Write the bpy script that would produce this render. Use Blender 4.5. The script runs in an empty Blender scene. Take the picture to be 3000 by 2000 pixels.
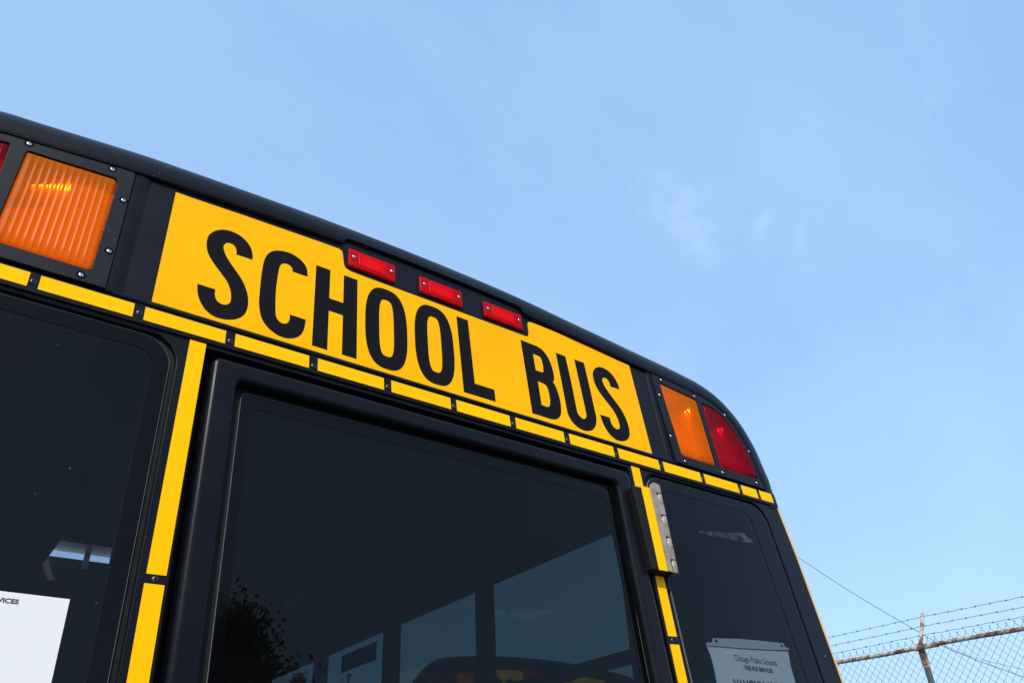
import bpy, bmesh, math, random
from math import sin, cos, pi, radians
from mathutils import Vector, Matrix, noise
from mathutils.geometry import tessellate_polygon
random.seed(7)
scene = bpy.context.scene
COL = scene.collection

# ------------------------------------------------------------------ camera
cam_data = bpy.data.cameras.new("camera")
cam = bpy.data.objects.new("camera", cam_data)
COL.objects.link(cam)
cam_data.sensor_width = 36.0
cam_data.lens = 27.6
cam_data.clip_start = 0.02
cam_data.clip_end = 2000
CAMP = Vector((-0.762, -1.17622, 1.72278))
cam.matrix_world = Matrix(((0.801575, -0.289540, -0.523111, CAMP.x),
                           (-0.596128, -0.454245, -0.662037, CAMP.y),
                           (-0.045934, 0.842513, -0.536714, CAMP.z),
                           (0, 0, 0, 1)))
scene.camera = cam

# ------------------------------------------------------------------ light
SUN_DIR = Vector((-0.46, -0.62, 0.80)).normalized()      # towards the sun
sun_el = math.asin(SUN_DIR.z)
sun_data = bpy.data.lights.new("sun", 'SUN')
sun_data.energy = 2.0
sun_data.angle = radians(0.53)
sun_data.color = (1.0, 0.955, 0.88)
sun = bpy.data.objects.new("sun", sun_data)
sun.rotation_euler = SUN_DIR.to_track_quat('Z', 'Y').to_euler()
COL.objects.link(sun)

world = bpy.data.worlds.new("World")
scene.world = world
world.use_nodes = True
wn, wl = world.node_tree.nodes, world.node_tree.links
wn.clear()
w_out = wn.new('ShaderNodeOutputWorld')
w_bg = wn.new('ShaderNodeBackground')
w_bg.inputs['Strength'].default_value = 0.15
sky = wn.new('ShaderNodeTexSky')
sky.sky_type = 'NISHITA'
sky.sun_disc = False
sky.sun_elevation = sun_el
sky.sun_rotation = math.atan2(SUN_DIR.x, SUN_DIR.y)
sky.altitude = 100
sky.air_density = 1.0
sky.dust_density = 1.6
sky.ozone_density = 1.5
wtc = wn.new('ShaderNodeTexCoord')

def wmath(op, a, b=None, c=None):
    n = wn.new('ShaderNodeMath'); n.operation = op
    for i, v in enumerate((a, b, c)):
        if v is None: continue
        if hasattr(v, 'links') or hasattr(v, 'is_linked'): wl.new(v, n.inputs[i])
        else: n.inputs[i].default_value = v
    return n.outputs[0]

def wisp(direction, along, length, width, strength, seed):
    """a thin cirrus streak: soft ellipse about a sky direction, broken up by noise"""
    d = Vector(direction).normalized()
    t = Vector(along); t = (t - d * t.dot(d)).normalized()
    s = d.cross(t)
    def dot(vec):
        n = wn.new('ShaderNodeVectorMath'); n.operation = 'DOT_PRODUCT'
        wl.new(wtc.outputs['Generated'], n.inputs[0]); n.inputs[1].default_value = vec
        return n.outputs['Value']
    nz = wn.new('ShaderNodeTexNoise'); nz.inputs['Scale'].default_value = 9 + seed
    nz.inputs['Detail'].default_value = 7; nz.inputs['Roughness'].default_value = 0.62
    nz.inputs['Distortion'].default_value = 0.8
    wl.new(wtc.outputs['Generated'], nz.inputs['Vector'])
    wob = wmath('MULTIPLY', wmath('SUBTRACT', nz.outputs[0], 0.5), width * 3.0)
    u = wmath('DIVIDE', dot(t), length)
    v = wmath('DIVIDE', wmath('ADD', dot(s), wob), width)
    r2 = wmath('ADD', wmath('MULTIPLY', u, u), wmath('MULTIPLY', v, v))
    front = wmath('GREATER_THAN', dot(d), 0.0)
    g = wmath('POWER', 2.718, wmath('MULTIPLY', r2, -1.0))
    n2 = wn.new('ShaderNodeTexNoise'); n2.inputs['Scale'].default_value = 26 + seed
    n2.inputs['Detail'].default_value = 8; n2.inputs['Roughness'].default_value = 0.7
    wl.new(wtc.outputs['Generated'], n2.inputs['Vector'])
    tex = wmath('MAXIMUM', wmath('MULTIPLY', wmath('SUBTRACT', n2.outputs[0], 0.34), 3.0), 0.0)
    return wmath('MULTIPLY', wmath('MULTIPLY', wmath('MULTIPLY', g, tex), strength), front)

streaks = [
    wisp((0.612, 0.449, 0.652), (0.0916, -0.017, -0.0785), 0.062, 0.024, 0.17, 0),
    wisp((0.655, 0.448, 0.608), (0.0228, -0.002, -0.0234), 0.030, 0.022, 0.17, 1.3),
    wisp((0.625, 0.430, 0.650), (0.06, -0.05, 0.0), 0.040, 0.024, 0.12, 2.1),
    wisp((0.695, 0.380, 0.611), (0.0014, 0.0263, -0.0179), 0.028, 0.008, 0.11, 3.7),
    wisp((0.725, 0.354, 0.591), (0.0097, 0.0156, -0.0213), 0.018, 0.005, 0.14, 4.4),
    wisp((0.737, 0.175, 0.653), (0.0047, 0.0308, -0.0137), 0.022, 0.009, 0.13, 5.2),
    wisp((0.770, 0.310, 0.560), (0.03, -0.08, 0.0), 0.060, 0.007, 0.06, 6.6),
]
cover = streaks[0]
for s in streaks[1:]:
    cover = wmath('ADD', cover, s)
# very faint high veil, so the blue is never perfectly even
veil = wn.new('ShaderNodeTexNoise'); veil.inputs['Scale'].default_value = 1.6
veil.inputs['Detail'].default_value = 5; veil.inputs['Roughness'].default_value = 0.55
vm = wn.new('ShaderNodeMapping'); vm.inputs['Scale'].default_value = (1.0, 2.2, 1.6)
vm.inputs['Rotation'].default_value = (0.3, 0.2, 0.6)
wl.new(wtc.outputs['Generated'], vm.inputs['Vector']); wl.new(vm.outputs[0], veil.inputs['Vector'])
cover = wmath('ADD', cover, wmath('MULTIPLY', wmath('MAXIMUM', wmath('SUBTRACT', veil.outputs[0], 0.36), 0.0), 0.40))
cover = wmath('MINIMUM', cover, 0.85)
mixc = wn.new('ShaderNodeMix'); mixc.data_type = 'RGBA'
hz = wn.new('ShaderNodeMix'); hz.data_type = 'RGBA'       # pale haze high up evens out the blue
hz.inputs[0].default_value = 0.66
wl.new(sky.outputs[0], hz.inputs[6]); hz.inputs[7].default_value = (1.54, 2.64, 4.28, 1)
wl.new(cover, mixc.inputs[0]); wl.new(hz.outputs[2], mixc.inputs[6])
mixc.inputs[7].default_value = (3.6, 4.4, 5.4, 1)
wl.new(mixc.outputs[2], w_bg.inputs['Color'])
wl.new(w_bg.outputs[0], w_out.inputs[0])

scene.view_settings.view_transform = 'Standard'
scene.view_settings.look = 'None'
scene.view_settings.exposure = 0.75
scene.view_settings.gamma = 1.0


# ------------------------------------------------------------------ helpers
# the back of the bus leans forward 6.2 degrees; its parts are drawn upright
# in (x, depth, height) and laid onto that leaning plane
LEAN = radians(6.2)
PIV = Vector((0, 0, 2.45))
TILT = Matrix.Translation(PIV) @ Matrix.Rotation(-LEAN, 4, 'X') @ Matrix.Translation(-PIV)

def tag(o, label=None, cat=None, group=None, kind=None):
    if label: o['label'] = label
    if cat: o['category'] = cat
    if group: o['group'] = group
    if kind: o['kind'] = kind
    return o

def empty(name, loc=(0, 0, 0)):
    o = bpy.data.objects.new(name, None)
    o.empty_display_size = 0.2
    o.location = loc
    COL.objects.link(o)
    return o

class MB:
    """collects faces and links them as ONE mesh object"""
    def __init__(self, tilt=False):
        self.v, self.f, self.m, self.s = [], [], [], []
        self.tilt = tilt
    def add(self, verts, faces, mat=0, smooth=False):
        b = len(self.v)
        self.v += [Vector(p) for p in verts]
        for f in faces:
            self.f.append([b + i for i in f]); self.m.append(mat); self.s.append(smooth)
    def box(self, a, b, mat=0, bevel=0.0):
        x0, y0, z0 = a; x1, y1, z1 = b
        if bevel <= 0:
            vs = [(x, y, z) for x in (x0, x1) for y in (y0, y1) for z in (z0, z1)]
            self.add(vs, [(0, 1, 3, 2), (4, 6, 7, 5), (0, 4, 5, 1), (2, 3, 7, 6), (0, 2, 6, 4), (1, 5, 7, 3)], mat)
            return
        bm = bmesh.new()
        bmesh.ops.create_cube(bm, size=1.0)
        for v in bm.verts:
            v.co = Vector(((x0 + x1) / 2 + v.co.x * (x1 - x0), (y0 + y1) / 2 + v.co.y * (y1 - y0), (z0 + z1) / 2 + v.co.z * (z1 - z0)))
        bmesh.ops.bevel(bm, geom=bm.edges[:], offset=bevel, segments=3, profile=0.5, affect='EDGES')
        bm.verts.ensure_lookup_table()
        self.add([v.co.copy() for v in bm.verts], [[v.index for v in f.verts] for f in bm.faces], mat, True)
        bm.free()
    def tube(self, pts, r, n=8, mat=0, cap=True, smooth=True, up=(0, 0, 1)):
        pts = [Vector(p) for p in pts]
        rs = r if isinstance(r, (list, tuple)) else [r] * len(pts)
        b = len(self.v)
        for i, p in enumerate(pts):
            t = (pts[min(i + 1, len(pts) - 1)] - pts[max(i - 1, 0)]).normalized()
            u = Vector(up)
            if abs(t.dot(u)) > 0.95: u = Vector((1, 0, 0))
            a = t.cross(u).normalized(); c = t.cross(a).normalized()
            for k in range(n):
                th = 2 * pi * k / n
                self.v.append(p + (a * cos(th) + c * sin(th)) * rs[i])
        for i in range(len(pts) - 1):
            for k in range(n):
                k2 = (k + 1) % n
                self.f.append([b + i * n + k, b + i * n + k2, b + (i + 1) * n + k2, b + (i + 1) * n + k])
                self.m.append(mat); self.s.append(smooth)
        if cap:
            self.f.append([b + k for k in range(n)]); self.m.append(mat); self.s.append(False)
            e = b + (len(pts) - 1) * n
            self.f.append([e + k for k in reversed(range(n))]); self.m.append(mat); self.s.append(False)
    def grid(self, rows, mat=0, smooth=True, flip=False):
        n = len(rows[0])
        vs = [p for r in rows for p in r]
        fs = []
        for i in range(len(rows) - 1):
            for j in range(n - 1):
                q = [i * n + j, i * n + j + 1, (i + 1) * n + j + 1, (i + 1) * n + j]
                fs.append(q[::-1] if flip else q)
        self.add(vs, fs, mat, smooth)
    def slab(self, loops, y0, y1, mat=0, side=None, back=True, bevel=0.0, steps=3):
        """a plate in the x-z plane: loops[0] outline, the others holes; front at y0
        (towards the camera), back at y1; bevel rounds the front edge"""
        side = mat if side is None else side
        signs = []
        fixed = []
        for i, l in enumerate(loops):
            l = [Vector((p[0], 0, p[1])) for p in l]
            ar = sum(l[k].x * l[(k + 1) % len(l)].z - l[(k + 1) % len(l)].x * l[k].z for k in range(len(l)))
            want = 1 if i == 0 else -1
            if ar * want < 0: l.reverse()
            fixed.append(l)
        def inset(l, d):
            out = []
            n = len(l)
            for k in range(n):
                a, b, c = l[k - 1], l[k], l[(k + 1) % n]
                e1 = (b - a); e2 = (c - b)
                if e1.length < 1e-9 or e2.length < 1e-9: out.append(b.copy()); continue
                e1.normalize(); e2.normalize()
                n1 = Vector((-e1.z, 0, e1.x)); n2 = Vector((-e2.z, 0, e2.x))
                m = n1 + n2
                if m.length < 1e-6: out.append(b + n1 * d); continue
                m.normalize()
                out.append(b + m * min(d / max(0.35, m.dot(n1)), d * 2.2))
            return out
        rings = []
        for l in fixed:
            rr = []
            if bevel > 0:
                for s in range(steps + 1):
                    th = (pi / 2) * s / steps
                    ins = bevel * (1 - sin(th)); dy = bevel * (1 - cos(th))
                    rr.append([Vector((p.x, y0 + dy, p.z)) for p in inset(l, ins)])
            else:
                rr.append([Vector((p.x, y0, p.z)) for p in l])
            if y1 is not None:
                rr.append([Vector((p.x, y1, p.z)) for p in l])
            rings.append(rr)
        front = [r[0] for r in rings]
        tris = tessellate_polygon([[Vector((p.x, p.z, 0)) for p in l] for l in front])
        flat = [p for l in front for p in l]
        self.add(flat, [self._orient(flat, t, -1) for t in tris], mat, False)
        if y1 is not None and back:
            bl = [r[-1] for r in rings]
            flat = [p for l in bl for p in l]
            self.add(flat, [self._orient(flat, t, 1) for t in tris], side, False)
        for rr in rings:
            for s in range(len(rr) - 1):
                a, b = rr[s], rr[s + 1]
                n = len(a)
                sm = bevel > 0 and s < len(rr) - 2
                self.add(a + b, [(k, n + k, n + (k + 1) % n, (k + 1) % n) for k in range(n)], side if s == len(rr) - 2 else mat, sm)
    @staticmethod
    def _orient(vs, t, sgn):
        a, b, c = (vs[i] for i in t)
        nrm = (b - a).cross(c - a)
        return list(t) if nrm.y * sgn > 0 else list(reversed(t))
    def build(self, name, mats, parent=None, label=None, merge=False):
        me = bpy.data.meshes.new(name)
        vs = self.v
        if self.tilt: vs = [TILT @ p for p in vs]
        me.from_pydata([tuple(p) for p in vs], [], self.f)
        if not isinstance(mats, (list, tuple)): mats = [mats]
        for m in mats: me.materials.append(m)
        me.polygons.foreach_set('material_index', self.m)
        me.polygons.foreach_set('use_smooth', self.s)
        if merge:
            bm = bmesh.new(); bm.from_mesh(me)
            bmesh.ops.remove_doubles(bm, verts=bm.verts, dist=1e-5)
            bm.to_mesh(me); bm.free()
        me.update()
        o = bpy.data.objects.new(name, me)
        COL.objects.link(o)
        if parent:
            o.parent = parent
            if parent.type == 'EMPTY' and parent.location.length > 0:
                o.matrix_parent_inverse = Matrix.Translation(-parent.location)
        if label: o['label'] = label
        return o

def curve(pts, sub=5, closed=True):
    """Catmull-Rom through points; a third element marks a sharp corner"""
    n = len(pts); out = []
    P = [(Vector((p[0], p[1])), len(p) > 2) for p in pts]
    for i in range(n if closed else n - 1):
        p1, c1 = P[i]; p2, c2 = P[(i + 1) % n]
        out.append(p1.copy())
        if c1 and c2: continue
        p0 = p1 if c1 or (not closed and i == 0) else P[i - 1][0]
        p3 = p2 if c2 or (not closed and i == n - 2) else P[(i + 2) % n][0]
        for k in range(1, sub):
            t = k / sub
            out.append(0.5 * ((2 * p1) + (p2 - p0) * t + (2 * p0 - 5 * p1 + 4 * p2 - p3) * t * t + (3 * p1 - p0 - 3 * p2 + p3) * t ** 3))
    if not closed: out.append(P[-1][0].copy())
    return [(p.x, p.y) for p in out]

def offset(l, d):
    """move a closed outline inwards by d"""
    l = [Vector(p) for p in l]; n = len(l)
    ar = sum(l[k].x * l[(k + 1) % n].y - l[(k + 1) % n].x * l[k].y for k in range(n))
    s = 1 if ar > 0 else -1
    out = []
    for k in range(n):
        e1 = (l[k] - l[k - 1]); e2 = (l[(k + 1) % n] - l[k])
        if e1.length < 1e-9 or e2.length < 1e-9: continue
        e1.normalize(); e2.normalize()
        m = Vector((-e1.y - e2.y, e1.x + e2.x)).normalized() * s
        q = l[k] + m * d / max(0.4, m.dot(Vector((-e1.y, e1.x)) * s))
        out.append((q.x, q.y))
    return out

def rounded(pts, radii, seg=7):
    """polygon with rounded corners"""
    n = len(pts); out = []
    if not isinstance(radii, (list, tuple)): radii = [radii] * n
    for i in range(n):
        a, b, c = Vector(pts[i - 1]), Vector(pts[i]), Vector(pts[(i + 1) % n])
        r = radii[i]
        if r <= 0: out.append((b.x, b.y)); continue
        u = (a - b).normalized(); v = (c - b).normalized()
        ang = u.angle(v)
        d = min(r / math.tan(ang / 2), (a - b).length * 0.48, (c - b).length * 0.48)
        rr = d * math.tan(ang / 2)
        ctr = b + (u + v).normalized() * (rr / sin(ang / 2))
        p1 = b + u * d; p2 = b + v * d
        a1 = math.atan2(p1.y - ctr.y, p1.x - ctr.x); a2 = math.atan2(p2.y - ctr.y, p2.x - ctr.x)
        da = (a2 - a1 + pi) % (2 * pi) - pi
        for k in range(seg + 1):
            th = a1 + da * k / seg
            out.append((ctr.x + rr * cos(th), ctr.y + rr * sin(th)))
    return out

def rect(x0, z0, x1, z1, r=0.0, seg=6):
    return rounded([(x0, z0), (x1, z0), (x1, z1), (x0, z1)], r, seg)

# ------------------------------------------------------------------ materials
def mat_new(name):
    m = bpy.data.materials.new(name); m.use_nodes = True
    nt = m.node_tree; nt.nodes.clear()
    out = nt.nodes.new('ShaderNodeOutputMaterial')
    return m, nt, out

def pbr(name, color, rough=0.5, metal=0.0, spec=0.5, coat=0.0, rough_var=0.0, var_scale=8.0,
        bump=0.0, bump_scale=200.0, speck=None, blotch=None, coat_rough=0.1):
    """Principled surface with optional roughness variation, fine bump, dust specks and blotches of another colour"""
    m, nt, out = mat_new(name)
    N, L = nt.nodes, nt.links
    p = N.new('ShaderNodeBsdfPrincipled')
    p.inputs['Base Color'].default_value = (*color, 1)
    p.inputs['Roughness'].default_value = rough
    p.inputs['Metallic'].default_value = metal
    p.inputs['Specular IOR Level'].default_value = spec
    p.inputs['Coat Weight'].default_value = coat
    p.inputs['Coat Roughness'].default_value = coat_rough
    L.new(p.outputs[0], out.inputs[0])
    tc = N.new('ShaderNodeTexCoord')
    def noise_node(scale, detail=5, rgh=0.6):
        n = N.new('ShaderNodeTexNoise'); n.inputs['Scale'].default_value = scale
        n.inputs['Detail'].default_value = detail; n.inputs['Roughness'].default_value = rgh
        L.new(tc.outputs['Object'], n.inputs['Vector']); return n.outputs[0]
    def remap(v, a, b, c, d):
        r = N.new('ShaderNodeMapRange'); L.new(v, r.inputs[0])
        for i, x in enumerate((a, b, c, d)): r.inputs[i + 1].default_value = x
        return r.outputs[0]
    if rough_var:
        L.new(remap(noise_node(var_scale), 0.3, 0.7, rough - rough_var, rough + rough_var), p.inputs['Roughness'])
    col = None
    if blotch:
        bc, bs, lo, hi, amt = blotch
        mx = N.new('ShaderNodeMix'); mx.data_type = 'RGBA'
        L.new(remap(noise_node(bs, 8, 0.65), lo, hi, 0.0, amt), mx.inputs[0])
        mx.inputs[6].default_value = (*color, 1); mx.inputs[7].default_value = (*bc, 1)
        col = mx.outputs[2]
    if speck:
        sc, ss, size = speck
        vo = N.new('ShaderNodeTexVoronoi'); vo.inputs['Scale'].default_value = ss
        L.new(tc.outputs['Object'], vo.inputs['Vector'])
        n2 = noise_node(ss * 0.13, 2)
        th = remap(n2, 0.50, 0.66, 0.0, size)
        lt = N.new('ShaderNodeMath'); lt.operation = 'LESS_THAN'
        L.new(vo.outputs['Distance'], lt.inputs[0]); L.new(th, lt.inputs[1])
        mx = N.new('ShaderNodeMix'); mx.data_type = 'RGBA'
        L.new(lt.outputs[0], mx.inputs[0])
        if col: L.new(col, mx.inputs[6])
        else: mx.inputs[6].default_value = (*color, 1)
        mx.inputs[7].default_value = (*sc, 1)
        col = mx.outputs[2]
    if col: L.new(col, p.inputs['Base Color'])
    if bump:
        b = N.new('ShaderNodeBump'); b.inputs['Strength'].default_value = bump
        b.inputs['Distance'].default_value = 0.001
        L.new(noise_node(bump_scale, 3), b.inputs['Height']); L.new(b.outputs[0], p.inputs['Normal'])
    return m

M = {}
M['black'] = pbr('black_paint', (0.0040, 0.0042, 0.0070), 0.30, coat=0.0, spec=0.13, rough_var=0.06, var_scale=6,
                 bump=0.06, bump_scale=260, speck=((0.24, 0.24, 0.22), 80, 0.085), blotch=((0.010, 0.010, 0.011), 2.6, 0.45, 0.75, 0.8))
M['cap'] = pbr('black_roof_cap_paint', (0.0030, 0.0032, 0.0055), 0.36, spec=0.12, rough_var=0.06, var_scale=5,
                 bump=0.08, bump_scale=180, speck=((0.24, 0.24, 0.22), 75, 0.07), blotch=((0.008, 0.008, 0.009), 2.2, 0.42, 0.75, 0.9))
M['panel'] = pbr('black_panel_paint', (0.0045, 0.0048, 0.0085), 0.36, spec=0.12, rough_var=0.05, bump=0.10, bump_scale=700,
                 speck=((0.20, 0.20, 0.18), 90, 0.055), blotch=((0.010, 0.0105, 0.013), 4.0, 0.45, 0.75, 0.8))
M['plate'] = pbr('black_powder_coat', (0.0090, 0.0098, 0.0125), 0.45, spec=0.12, rough_var=0.05, bump=0.30, bump_scale=1400,
                 speck=((0.3, 0.3, 0.3), 60, 0.03))
M['rubber'] = pbr('black_rubber', (0.004, 0.004, 0.0042), 0.72, spec=0.25, bump=0.1, bump_scale=300)
M['shade_black'] = pbr('recess_shade_black', (0.002, 0.002, 0.002), 0.9, spec=0.1)
M['ink'] = pbr('black_sign_ink', (0.0075, 0.0065, 0.0075), 0.5, spec=0.05, speck=((0.12, 0.10, 0.08), 130, 0.05))
M['yellow_body'] = pbr('yellow_body_paint', (0.86, 0.42, 0.012), 0.3, spec=0.5, coat=0.4, rough_var=0.04)
M['white_roof'] = pbr('white_roof_paint', (0.72, 0.74, 0.70), 0.45, blotch=((0.45, 0.44, 0.38), 1.5, 0.5, 0.8, 0.4))
M['inside'] = pbr('interior_panel', (0.045, 0.05, 0.052), 0.6)
M['floor'] = pbr('interior_floor', (0.02, 0.02, 0.02), 0.8)
M['screw_black'] = pbr('black_oxide_screw', (0.018, 0.018, 0.020), 0.32, metal=0.0, spec=0.7)
M['screw_steel'] = pbr('bright_steel_screw', (0.72, 0.70, 0.69), 0.22, metal=1.0)
M['chrome'] = pbr('silvered_white_reflector', (0.92, 0.92, 0.92), 0.14, metal=0.66, spec=0.5, rough_var=0.02, var_scale=30)
M['housing'] = pbr('white_lamp_housing', (0.85, 0.80, 0.80), 0.5)
M['steel'] = pbr('weathered_steel', (0.37, 0.30, 0.235), 0.55, metal=0.25, spec=0.3, rough_var=0.1, var_scale=40,
                 blotch=((0.16, 0.12, 0.095), 45, 0.42, 0.72, 0.85), bump=0.5, bump_scale=380,
                 speck=((0.62, 0.60, 0.56), 150, 0.12))
M['paper'] = pbr('white_paper', (0.70, 0.68, 0.665), 0.75, bump=0.2, bump_scale=60)
M['paper_in'] = pbr('aged_white_paper', (0.62, 0.66, 0.70), 0.8, blotch=((0.50, 0.56, 0.60), 22, 0.4, 0.7, 0.6))
M['print'] = pbr('printed_ink', (0.02, 0.015, 0.03), 0.7)
M['print_soft'] = pbr('faded_ink', (0.045, 0.045, 0.06), 0.7)
M['asphalt'] = pbr('lot_asphalt', (0.085, 0.083, 0.08), 0.85, blotch=((0.15, 0.145, 0.135), 1.3, 0.4, 0.7, 0.7), bump=0.6, bump_scale=160)
M['tyre'] = pbr('tyre_rubber', (0.02, 0.02, 0.02), 0.8)
M['rim'] = pbr('black_wheel_rim', (0.03, 0.03, 0.03), 0.4)
M['brick'] = pbr('brick_red', (0.25, 0.12, 0.08), 0.85, blotch=((0.35, 0.22, 0.16), 6, 0.4, 0.7, 0.6))
M['galv'] = pbr('galvanised_wire', (0.060, 0.048, 0.062), 0.6, metal=0.1, blotch=((0.12, 0.055, 0.03), 9, 0.45, 0.65, 0.7))
M['barb'] = pbr('rusty_barbed_wire', (0.085, 0.06, 0.065), 0.7, blotch=((0.13, 0.05, 0.03), 12, 0.4, 0.6, 0.8))
M['cable'] = pbr('dark_cable', (0.035, 0.035, 0.03), 0.7)
M['bark'] = pbr('tree_bark', (0.10, 0.075, 0.05), 0.9, bump=0.8, bump_scale=30)
M['leaf'] = pbr('tree_leaves', (0.085, 0.115, 0.04), 0.6, blotch=((0.09, 0.12, 0.035), 3, 0.4, 0.6, 0.8))

def rust_paint(name, base, pos=(0.40, 0.46, 0.52, 0.58), scale=14):
    """pale paint flaking off rusty steel"""
    m, nt, out = mat_new(name); N, L = nt.nodes, nt.links
    p = N.new('ShaderNodeBsdfPrincipled'); L.new(p.outputs[0], out.inputs[0])
    tc = N.new('ShaderNodeTexCoord')
    n = N.new('ShaderNodeTexNoise'); n.inputs['Scale'].default_value = scale; n.inputs['Detail'].default_value = 8
    n.inputs['Roughness'].default_value = 0.7; L.new(tc.outputs['Object'], n.inputs['Vector'])
    r = N.new('ShaderNodeValToRGB'); L.new(n.outputs[0], r.inputs[0])
    e = r.color_ramp.elements
    e[0].position = pos[0]; e[0].color = (0.10, 0.042, 0.025, 1)
    e[1].position = pos[3]; e[1].color = (*base, 1)
    k = e.new(pos[1]); k.color = (0.22, 0.10, 0.05, 1)
    k = e.new(pos[2]); k.color = (0.34, 0.25, 0.17, 1)
    L.new(r.outputs[0], p.inputs['Base Color']); p.inputs['Roughness'].default_value = 0.75
    b = N.new('ShaderNodeBump'); b.inputs['Strength'].default_value = 0.5; b.inputs['Distance'].default_value = 0.002
    L.new(n.outputs[0], b.inputs['Height']); L.new(b.outputs[0], p.inputs['Normal'])
    return m
M['rail'] = rust_paint('rusty_painted_rail', (0.50, 0.48, 0.42), (0.37, 0.43, 0.49, 0.55))
M['post'] = pbr('flaking_painted_post', (0.50, 0.51, 0.48), 0.7, blotch=((0.26, 0.17, 0.11), 16, 0.54, 0.64, 0.85))

def sheeting(name, c1, c2, cell=0.0042, contrast=1.0, spark=0.0):
    """prismatic reflective sheeting: fine diamond lattice pressed into the film"""
    m, nt, out = mat_new(name); N, L = nt.nodes, nt.links
    p = N.new('ShaderNodeBsdfPrincipled'); L.new(p.outputs[0], out.inputs[0])
    p.inputs['Roughness'].default_value = 0.5; p.inputs['Specular IOR Level'].default_value = 0.05
    tc = N.new('ShaderNodeTexCoord'); sp = N.new('ShaderNodeSeparateXYZ'); L.new(tc.outputs['Object'], sp.inputs[0])
    def mth(op, a, b=None):
        n = N.new('ShaderNodeMath'); n.operation = op
        for i, v in enumerate((a, b)):
            if v is None: continue
            if hasattr(v, 'is_linked'): L.new(v, n.inputs[i])
            else: n.inputs[i].default_value = v
        return n.outputs[0]
    k = 2 * pi / cell
    a = mth('ADD', mth('MULTIPLY', sp.outputs['X'], k), mth('MULTIPLY', sp.outputs['Z'], k * 0.62))
    b = mth('SUBTRACT', mth('MULTIPLY', sp.outputs['X'], k), mth('MULTIPLY', sp.outputs['Z'], k * 0.62))
    s = mth('MULTIPLY', mth('ADD', mth('MULTIPLY', mth('SINE', a), 0.5), mth('MULTIPLY', mth('SINE', b), 0.5)), contrast)
    f = mth('ADD', mth('MULTIPLY', s, 0.5), 0.5)
    nz = N.new('ShaderNodeTexNoise'); nz.inputs['Scale'].default_value = 5; nz.inputs['Detail'].default_value = 4
    L.new(tc.outputs['Object'], nz.inputs['Vector'])
    f = mth('ADD', mth('MULTIPLY', f, 0.7), mth('MULTIPLY', nz.outputs[0], 0.3))
    mx = N.new('ShaderNodeMix'); mx.data_type = 'RGBA'; L.new(f, mx.inputs[0])
    mx.inputs[6].default_value = (*c1, 1); mx.inputs[7].default_value = (*c2, 1)
    vo = N.new('ShaderNodeTexVoronoi'); vo.inputs['Scale'].default_value = 70; L.new(tc.outputs['Object'], vo.inputs['Vector'])
    n5 = N.new('ShaderNodeTexNoise'); n5.inputs['Scale'].default_value = 6; L.new(tc.outputs['Object'], n5.inputs['Vector'])
    th = N.new('ShaderNodeMapRange'); L.new(n5.outputs[0], th.inputs[0])
    for i_, v_ in enumerate((0.52, 0.70, 0.0, 0.07)): th.inputs[i_ + 1].default_value = v_
    dirt = mth('LESS_THAN', vo.outputs['Distance'], th.outputs[0])
    n6 = N.new('ShaderNodeTexNoise'); n6.inputs['Scale'].default_value = 3.2; n6.inputs['Detail'].default_value = 7; L.new(tc.outputs['Object'], n6.inputs['Vector'])
    film = N.new('ShaderNodeMapRange'); L.new(n6.outputs[0], film.inputs[0])
    for i_, v_ in enumerate((0.42, 0.75, 0.0, 0.22)): film.inputs[i_ + 1].default_value = v_
    m7 = N.new('ShaderNodeMix'); m7.data_type = 'RGBA'; L.new(mth('MAXIMUM', mth('MULTIPLY', dirt, 0.7), film.outputs[0]), m7.inputs[0])
    L.new(mx.outputs[2], m7.inputs[6]); m7.inputs[7].default_value = (0.62, 0.25, 0.004, 1)
    L.new(m7.outputs[2], p.inputs['Base Color'])
    bp = N.new('ShaderNodeBump'); bp.inputs['Strength'].default_value = 0.12; bp.inputs['Distance'].default_value = 0.0005
    L.new(f, bp.inputs['Height']); L.new(bp.outputs[0], p.inputs['Normal'])
    return m
M['sign'] = sheeting('sign_sheeting', (0.86, 0.31, 0.0), (1.0, 0.56, 0.0), 0.0058)
M['stripe'] = sheeting('stripe_sheeting', (0.98, 0.47, 0.0), (0.98, 0.53, 0.0), 0.0035, 0.3)

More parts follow.
